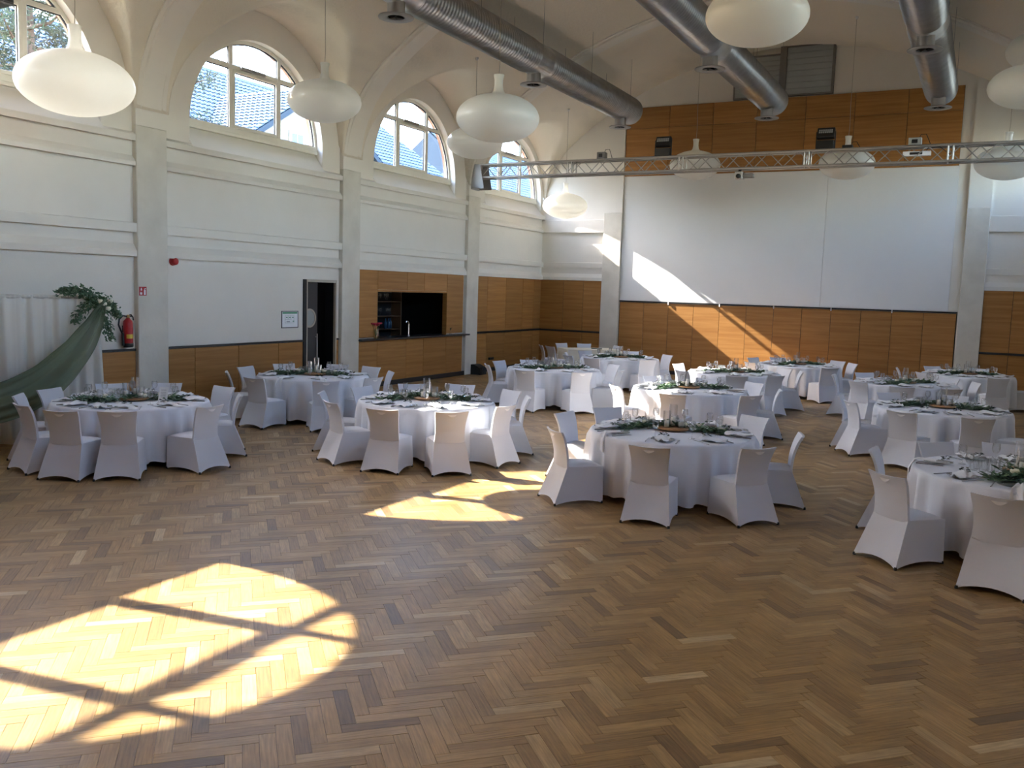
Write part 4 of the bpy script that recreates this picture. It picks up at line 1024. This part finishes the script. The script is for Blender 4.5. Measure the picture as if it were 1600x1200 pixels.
TABLES = [
 ('curtain-side table', (-10.05,8.11),[(44,1.42),(85,1.57),(122,1.58),(152,1.53),(190,1.42),(221,1.42),(264,1.48),(292,1.61),(316,1.58),(356,1.58)]),
 ('dark doorway table', (-10.58,12.42),[(42,1.43),(83,1.55),(113,1.58),(151,1.62),(189,1.49),(231,1.51),(273,1.59),(317,1.68),(356,1.47)]),
 ('bar-front table', (-7.07,10.80),[(36,1.52),(66,1.62),(103,1.71),(133,1.55),(170,1.42),(209,1.56),(250,1.61),(283,1.67),(314,1.72),(351,1.48)]),
 ('table past the floor speaker', (-8.00,17.14),[(0,1.55),(53,1.54),(140,1.42),(177,1.43),(219,1.48),(274,1.58),(316,1.61)]),
 ('table before the corner pillar', (-8.11,21.36),[(50,1.46),(101,1.72),(150,1.55),(198,1.42),(232,1.55),(268,1.72),(318,1.55)]),
 ('table behind the central one', (-4.47,15.30),[(10,1.56),(56,1.59),(94,1.47),(134,1.52),(229,1.51),(278,1.72),(325,1.61)]),
 ('sunlit middle table', (-4.68,19.36),[(22,1.45),(52,1.45),(161,1.52),(240,1.55),(285,1.72),(318,1.47)]),
 ('table against sunlit panels', (-3.95,22.98),[(30,1.42),(60,1.55),(122,1.47),(156,1.43),(232,1.55),(303,1.72)]),
 ('central front table', (-3.21,10.33),[(10,1.51),(67,1.69),(141,1.66),(174,1.56),(232,1.61),(280,1.65),(323,1.6)]),
 ('third table of the right row', (-1.26,19.65),[(22,1.42),(58,1.48),(127,1.56),(177,1.42),(237,1.45),(272,1.72),(302,1.67)]),
 ('table by the right pillar', (-0.17,23.34),[(2,1.42),(81,1.42),(125,1.45),(190,1.55),(235,1.55),(292,1.72)]),
 ('second table of the right row', (-0.43,15.45),[(84,1.55),(127,1.52),(180,1.55),(210,1.51),(254,1.68),(288,1.72),(330,1.55)]),
 ('foremost table of the right row', (0.48,9.94),[(95,1.55),(126,1.42),(172,1.42),(227,1.7),(263,1.72),(320,1.55)]),
]
ORD = ['', 'first', 'second', 'third', 'fourth', 'fifth', 'sixth', 'seventh', 'eighth', 'ninth', 'tenth']
def set_table(ti, nick, c, chairs):
    rnd = random.Random(100 + ti); cx, cy = c; dist = math.hypot(cx, cy); far = dist > 19
    t = empty('round_table', (cx, cy, 0), rnd.uniform(0, 1.5)); tag(t, 'round folding table hidden under the cloth, the ' + nick, 'table', 'round banquet tables')
    ob('tabletop', D['top'], 'shelf_wood', t)
    for s in range(2):
        o = ob('leg', D['leg'], 'alu', t); o.rotation_euler = (0, 0, PI * s)
    o = ob('stretcher', D['bar'], 'alu', t)
    cl = ob('tablecloth', D['cloth', ti % 3], 'cloth'); cl.location = (cx, cy, 0); cl.rotation_euler = (0, 0, rnd.uniform(0, 6.28))
    tag(cl, 'white floor-length round tablecloth on the ' + nick, 'tablecloth', 'white tablecloths')
    zt = TH + .0125
    # chairs, counted clockwise (from above) from the one nearest the camera
    base = math.degrees(math.atan2(-cy, -cx)) % 360
    order = sorted(chairs, key=lambda q: abs((q[0] - base + 180) % 360 - 180)); a0 = order[0][0]
    for a, r in chairs:
        k = 1 + sum(1 for q in chairs if 0 < (a0 - q[0]) % 360 <= (a0 - a) % 360 and q[0] != a0) if a != a0 else 1
        lab = 'white covered chair nearest the viewer at the ' + nick if k == 1 else 'white chair at the %s, %s clockwise from the nearest' % (nick, ORD[k - 1])
        th = math.radians(a); rr = r - .305; jit = rnd.uniform(-.10, .10)
        place_chair(cx + rr * math.cos(th), cy + rr * math.sin(th), th + PI / 2 + jit, lab, 'chairs around the ' + nick, far)
    # place settings, also where a seat is hidden behind the table
    ang = sorted(q[0] for q in chairs); full = list(ang)
    for p, q in zip(ang, ang[1:] + [ang[0] + 360]):
        n = int(round((q - p) / 37)) - 1
        full += [(p + (q - p) * (i + 1) / (n + 1)) % 360 for i in range(n)]
    for i, a in enumerate(sorted(full)):
        th = math.radians(a); ux, uy = math.cos(th), math.sin(th); rz = th - PI / 2
        def at(r, s=0): return (cx + ux * r - uy * s, cy + uy * r + ux * s, zt)
        def put(name, me, m, r, s, lab, cat, grp, dz=0, rot=0):
            o = ob(name, me, m); p = at(r, s); o.location = (p[0], p[1], p[2] + dz); o.rotation_euler = (0, 0, rz + rot); tag(o, lab + nick, cat, grp + nick); return o
        put('glass_plate', D['plate'], 'tumbler_glass', .76, 0, 'clear glass plate under a napkin on the ', 'plate', 'glass plates on the ')
        k = rnd.choice((0, 0, 1, 1, 2)); 
        if rnd.random() < .16 and not far: put('napkin', D['napkin', 3], 'napkin', .765, .05, 'white napkin hanging over the edge of the ', 'napkin', 'hanging napkins on the ')
        else: put('napkin', D['napkin', k], 'napkin', .75, 0, 'white napkin loosely folded at a place on the ', 'napkin', 'napkins on the ', 0, rnd.uniform(-.5, .5))
        put('wine_glass', D['wine'], 'tumbler_glass', .56, -.12, 'clear stemmed wine glass at a place on the ', 'glass', 'wine glasses on the ')
        if not far:
            put('leaf_sprig', D['sprig'], 'leaf_dark', .70, rnd.uniform(-.03, .03), 'small dark leaf sprig lying on a napkin on the ', 'greenery', 'leaf sprigs on the ', .015)
        if dist < 16:
            put('fork', D['fork'], 'silver', .74, .17, 'silver fork beside a plate on the ', 'fork', 'forks on the ')
            put('knife', D['knife'], 'silver', .74, -.17, 'silver knife beside a plate on the ', 'knife', 'knives on the ')
    # centrepiece
    rz = rnd.uniform(-.35, .35) + .55; k = ti % 3
    g = empty('leaf_garland', (cx, cy, zt), rz); tag(g, 'green leaf garland with cream roses laid across the ' + nick, 'garland', 'table garlands')
    tag(ob('leaves', D['garland', 'a', k], 'leaf', g), kind='stuff'); tag(ob('pale_leaves', D['garland', 'b', k], 'leaf_pale', g), kind='stuff'); ob('stem', D['gstem', k], 'stem', g)
    for j in range(4):
        o = ob('blossom', D['rose'], 'rose', g); tx = (-.30, .16, .34, .05)[j]; o.location = (tx, .17 * math.sin(2.4 * tx / .66 + k) + .05 * k - .05 + (.05, -.05, .04, .09)[j], .055)
    c_, s_ = math.cos(rz), math.sin(rz)
    def loc(x, y, z): return (cx + x * c_ - y * s_, cy + x * s_ + y * c_, zt + z)
    o = ob('wood_slice', D['slice'], 'wood_slice'); o.location = loc(.02, .03 * k, .016); tag(o, 'round brown wooden disc under the candles on the ' + nick, 'wood disc', 'wooden discs')
    for j, (x, y) in enumerate(((.02, .06), (-.07, -.04), (.10, -.03))):
        e = empty('candle_cylinder', loc(x + .02 * rnd.random(), y + .03 * k, .0425)); tag(e, ('tall', 'middle-height', 'short')[j] + ' glass candle cylinder of the three on the ' + nick, 'candle holder', 'glass candle cylinders')
        ob('glass', D['cyl', j], 'tumbler_glass', e); ob('candle', D['candle', j], 'wax', e); ob('wick', D['wick', j], 'black', e)
    for j, (x, y) in enumerate(((-.30, .20), (-.22, .24), (-.26, .14), (-.17, .17), (-.34, .27), (-.25, .31))):
        o = ob('cut_glass_tumbler', D['tumbler'], 'cut_glass'); o.location = loc(x, y, 0); tag(o, 'fluted cut-glass tumbler in the cluster on the ' + nick, 'glass', 'fluted tumblers on the ' + nick)
    if ti == 0:
        m_ = empty('menu_card', loc(.42, -.10, .0), .5); tag(m_, 'white menu card leaning among the leaves on the curtain-side table', 'card')
        mb = MB(); mb.add([(-.06, 0, .0), (.06, 0, .0), (.06, .07, .19), (-.06, .07, .19), (-.06, .003, .0), (.06, .003, .0), (.06, .073, .19), (-.06, .073, .19)], [(3, 2, 1, 0), (4, 5, 6, 7), (0, 1, 5, 4), (1, 2, 6, 5), (2, 3, 7, 6), (3, 0, 4, 7)])
        mb.build('sheet', 'white_print', m_)
        mb = MB()
        for z in (.15, .12, .10, .08, .06): mb.add([(-.035, .07 * z / .19 - .001, z), (.035, .07 * z / .19 - .001, z), (.035, .07 * (z + .006) / .19 - .001, z + .006), (-.035, .07 * (z + .006) / .19 - .001, z + .006)], [(0, 1, 2, 3)])
        tag(mb.build('text_lines', 'grey_print', m_), kind='stuff')
for ti, (nick, c, chs) in enumerate(TABLES): set_table(ti, nick, c, chs)

def corner_table():
    x, y, rz = -10.15, 24.15, math.radians(45)
    t = empty('long_table', (x, y, 0), rz); tag(t, 'rectangular table under a plain cream cloth in the far corner', 'table')
    mb = MB(); mb.bbox((-.80, -.42, .70), (.80, .42, .738), .006); mb.build('tabletop', 'shelf_wood', t)
    for a in (-.72, .72):
        for b in (-.34, .34):
            mb = MB(); mb.tube([(a, b, 0), (a, b, .70)], .02, 8); mb.build('leg', 'alu', t)
    mb = MB(); N = 160; P = []
    def edge(s, o):
        s = s % 1 * 4; k = int(s); q = s - k; hx, hy = .82 + o, .44 + o; C = [(-hx, -hy), (hx, -hy), (hx, hy), (-hx, hy)]
        a, b = C[k], C[(k + 1) % 4]; return (a[0] + (b[0] - a[0]) * q, a[1] + (b[1] - a[1]) * q)
    rows = [[(*edge(j / N, -.01), .746) for j in range(N)], [(*edge(j / N, 0), .742) for j in range(N)]]
    for i in range(1, 8):
        tt = i / 7; rows.append([(*edge(j / N, .012 + .02 * tt + .016 * tt * math.sin(j * .9) + .010 * tt * math.sin(j * .37)), .73 - .62 * tt) for j in range(N)])
    V = [p for r in rows for p in r]; mb.add(V, [(i * N + j, i * N + (j + 1) % N, (i + 1) * N + (j + 1) % N, (i + 1) * N + j) for i in range(len(rows) - 1) for j in range(N)]); mb.add(rows[0], [tuple(range(N))])
    o = mb.build('tablecloth', 'cream_cloth'); o.location = (x, y, 0); o.rotation_euler = (0, 0, rz); tag(o, 'cream cloth over the rectangular corner table', 'tablecloth')
    mb = MB(); mb.bbox((-.16, -.02, 0), (.16, .02, .02), .005); o = mb.build('dark_bundle', 'leaf_dark'); o.location = (x + .2, y + .1, .747); o.rotation_euler = (0, 0, .3); tag(o, 'flat dark green bundle lying on the cream corner table', 'bundle')
    for px, py, lab in ((-11.32, 23.25, 'brownish shaded chair at the far corner table, furthest towards the wall'), (-10.88, 22.94, 'shaded covered chair beside the near corner of the cream table'),
                        (-11.35, 24.75, 'white covered chair behind the cream table, closer to the window wall'), (-10.75, 25.15, 'white covered chair behind the cream table, closer to the pillar'), (-9.55, 25.0, 'white covered chair behind the cream table in front of the pillar')):
        d = Vector((x - px, y - py)).normalized(); place_chair(px + d.x * .3, py + d.y * .3, math.atan2(d.y, d.x) - PI / 2, lab, 'chairs around the corner table', True)
corner_table()

# ------------------------------------------------------------------ outside the windows
def house(name, x0, x1, y0, y1, zr, ze, lab, hip=True):
    """long house, ridge along y; the slope that faces the hall is laid with pantiles"""
    e = empty(name, ((x0 + x1) / 2, (y0 + y1) / 2, 0)); tag(e, lab, 'house', 'houses beyond the windows')
    ex, ey = e.location.x, e.location.y; xm = (x0 + x1) / 2
    mb = MB(); mb.box((x0 + .4 - ex, y0 + .4 - ey, 0), (x1 - .4 - ex, y1 - .4 - ey, ze)); mb.build('walls', 'house_wall', e)
    yh = 3.2 if hip else 0
    r0, r1 = (xm, y0, zr), (xm, y1 - yh, zr)
    mb = MB(); V = [(x1, y0, ze), (x1, y1, ze), r1, r0, (x0, y0, ze), (x0, y1, ze)]
    mb.add([(a - ex, b - ey, c - .05) for a, b, c in V], [(0, 1, 2, 3), (4, 3, 2, 5), (1, 5, 2), (0, 3, 4)]); mb.build('roof', 'roof_edge', e)
    mt = MB(); tw, tl = .26, .34; dx, dz = x1 - xm, zr - ze; L = math.hypot(dx, dz); nr = int(L / tl)
    nx, nz = dz / L, dx / L
    for i in range(nr):
        s0, s1 = i * tl, (i + 1) * tl + .04; ymax = y1 - yh * (1 - 0) * (s0 / L) if hip else y1
        ymax = y1 - yh * (1 - (L - s0) / L) if hip else y1
        n = int((ymax - y0) / tw)
        for j in range(n):
            y = y0 + j * tw; q = []
            for s, up in ((s0, .055), (s1, .02)):
                bx_, bz = x1 - dx * s / L, ze + dz * s / L
                for (f, h) in ((0, 0), (.25, .045), (.5, .06), (.75, .045), (1, 0)):
                    q.append((bx_ + nx * (up + h) - ex, y + f * tw - ey, bz + nz * (up + h)))
            mt.add(q, [(k, k + 1, k + 6, k + 5) for k in range(4)], True)
    tag(mt.build('roof_tiles', 'roof_tile', e), kind='stuff')
    mb = MB(); mb.tube([(xm - ex, y0 - ey, zr + .05), (xm - ex, y1 - yh - ey, zr + .05)], .11, 8); mb.build('ridge', 'roof_tile', e)
    return e
house('tiled_house', -37.5, -24.5, 14.0, 44.5, 11.55, 6.4, 'long house with glossy grey tiled roof beyond the windows')
house('tiled_house', -40, -26, 50.0, 75.0, 12.6, 7.0, 'further tiled house seen through the last window', False)
def gable():
    e = empty('gabled_wing', (-24.0, 28.4, 0)); tag(e, 'pale gabled wing with a small window in front of the tiled roof', 'house', 'houses beyond the windows')
    w_, ze, zr = 5.6, 6.50, 10.0
    mb = MB(); mb.add([(0, -w_, 0), (0, w_, 0), (0, w_, ze), (0, 0, zr), (0, -w_, ze)], [(0, 1, 2, 3, 4)]); mb.build('gable_wall', 'house_wall', e)
    for s in (-1, 1):
        mb = MB(); P = [(.28, s * (w_ + .35), ze - .23), (.28, 0, zr), (-6, 0, zr), (-6, s * (w_ + .35), ze - .23)]
        mb.add(P + [(a, b, c + .22) for a, b, c in P], [(0, 1, 2, 3), (4, 5, 6, 7), (0, 1, 5, 4), (1, 2, 6, 5), (2, 3, 7, 6), (3, 0, 4, 7)]); mb.build('roof_slope', 'roof_edge', e)
    for sg in (-1, 1):                    # pantiles on both slopes of the wing
        mt = MB(); A = Vector((.28, sg * (w_ + .35), ze - .01)); up = Vector((0, -sg * (w_ + .35), zr - ze + .23)); L = up.length; up.normalize(); nn = Vector((0, sg * up.z, abs(up.y)))
        for i in range(int(L / .34)):
            for j in range(23):
                q = []
                for sl, h0 in ((i * .34, .055), ((i + 1) * .34 + .04, .02)):
                    for f_, h in ((0, 0), (.25, .045), (.5, .06), (.75, .045), (1, 0)): q.append(A + up * sl + Vector((-(j + f_) * .26, 0, 0)) + nn * (h0 + h))
                mt.add(q, [(k, k + 1, k + 6, k + 5) for k in range(4)], True)
        tag(mt.build('wing_tiles', 'roof_tile', e), kind='stuff')
    wn = empty('window', (.02, -1.35, 7.25), 0, e)
    mb = MB(); mb.bbox((0, -.42, -.1), (.06, .42, 1.0), .01); mb.build('casing', 'white_print', wn)
    for y in (-.32, .02):
        for z in (0, .46):
            mb = MB(); mb.box((.06, y, z), (.07, y + .30, z + .42)); mb.build('pane', 'bottle_blue', wn)
gable()
def pine(x, y, h, seed, lab):
    e = empty('pine_tree', (x, y, 0)); tag(e, lab, 'tree', 'pines beyond the windows'); rnd = random.Random(seed)
    mb = MB(); mb.tube([(0, 0, 0), (.15, .1, h * .5), (0, .2, h)], [.28, .2, .06], 8); mb.build('trunk', 'bark', e)
    nd = MB()
    for k in range(26):
        z = h * (.42 + .56 * k / 26); a = k * 2.4; L = (h - z) * .35 + 1.1; tip = Vector((L * math.cos(a), L * math.sin(a), z + .4)); b0 = Vector((.05, .12, z))
        br = MB(); br.tube([b0, (b0 + tip) / 2 + Vector((0, 0, -.15)), tip], [.06, .035, .012], 5); br.build('branch', 'bark', e)
        for i in range(260):
            t = rnd.uniform(.25, 1.05); p = b0.lerp(tip, t) + Vector((rnd.gauss(0, .22), rnd.gauss(0, .22), rnd.gauss(0, .16)))
            d = Vector((rnd.uniform(-1, 1), rnd.uniform(-1, 1), rnd.uniform(-.3, 1))).normalized(); s_ = d.orthogonal().normalized() * .016; q = p + d * rnd.uniform(.16, .32)
            nd.add([p - s_, p + s_, q], [(0, 1, 2)]); s2 = d.cross(s_).normalized() * .016; nd.add([p - s2, p + s2, q], [(0, 1, 2)])
    tag(nd.build('needles', 'needles', e), kind='stuff')
pine(-19.0, 12.6, 8.9, 1, 'dark pine filling the nearest window pane'); pine(-20.3, 9.2, 9.3, 2, 'dark pine with brown cones beside the nearest window'); pine(-20.0, 16.2, 9.5, 4, 'lower pine whose branch reaches across the second window')
mb = MB(); mb.add([(-120, -80, -.3), (-13.6, -80, -.3), (-13.6, 120, -.3), (-120, 120, -.3)], [(0, 1, 2, 3)]); tag(mb.build('ground', 'ground'), kind='structure')
mb = MB(); mb.add([(3.1, -80, -.3), (120, -80, -.3), (120, 120, -.3), (3.1, 120, -.3)], [(0, 1, 2, 3)]); tag(mb.build('ground', 'ground'), kind='structure')
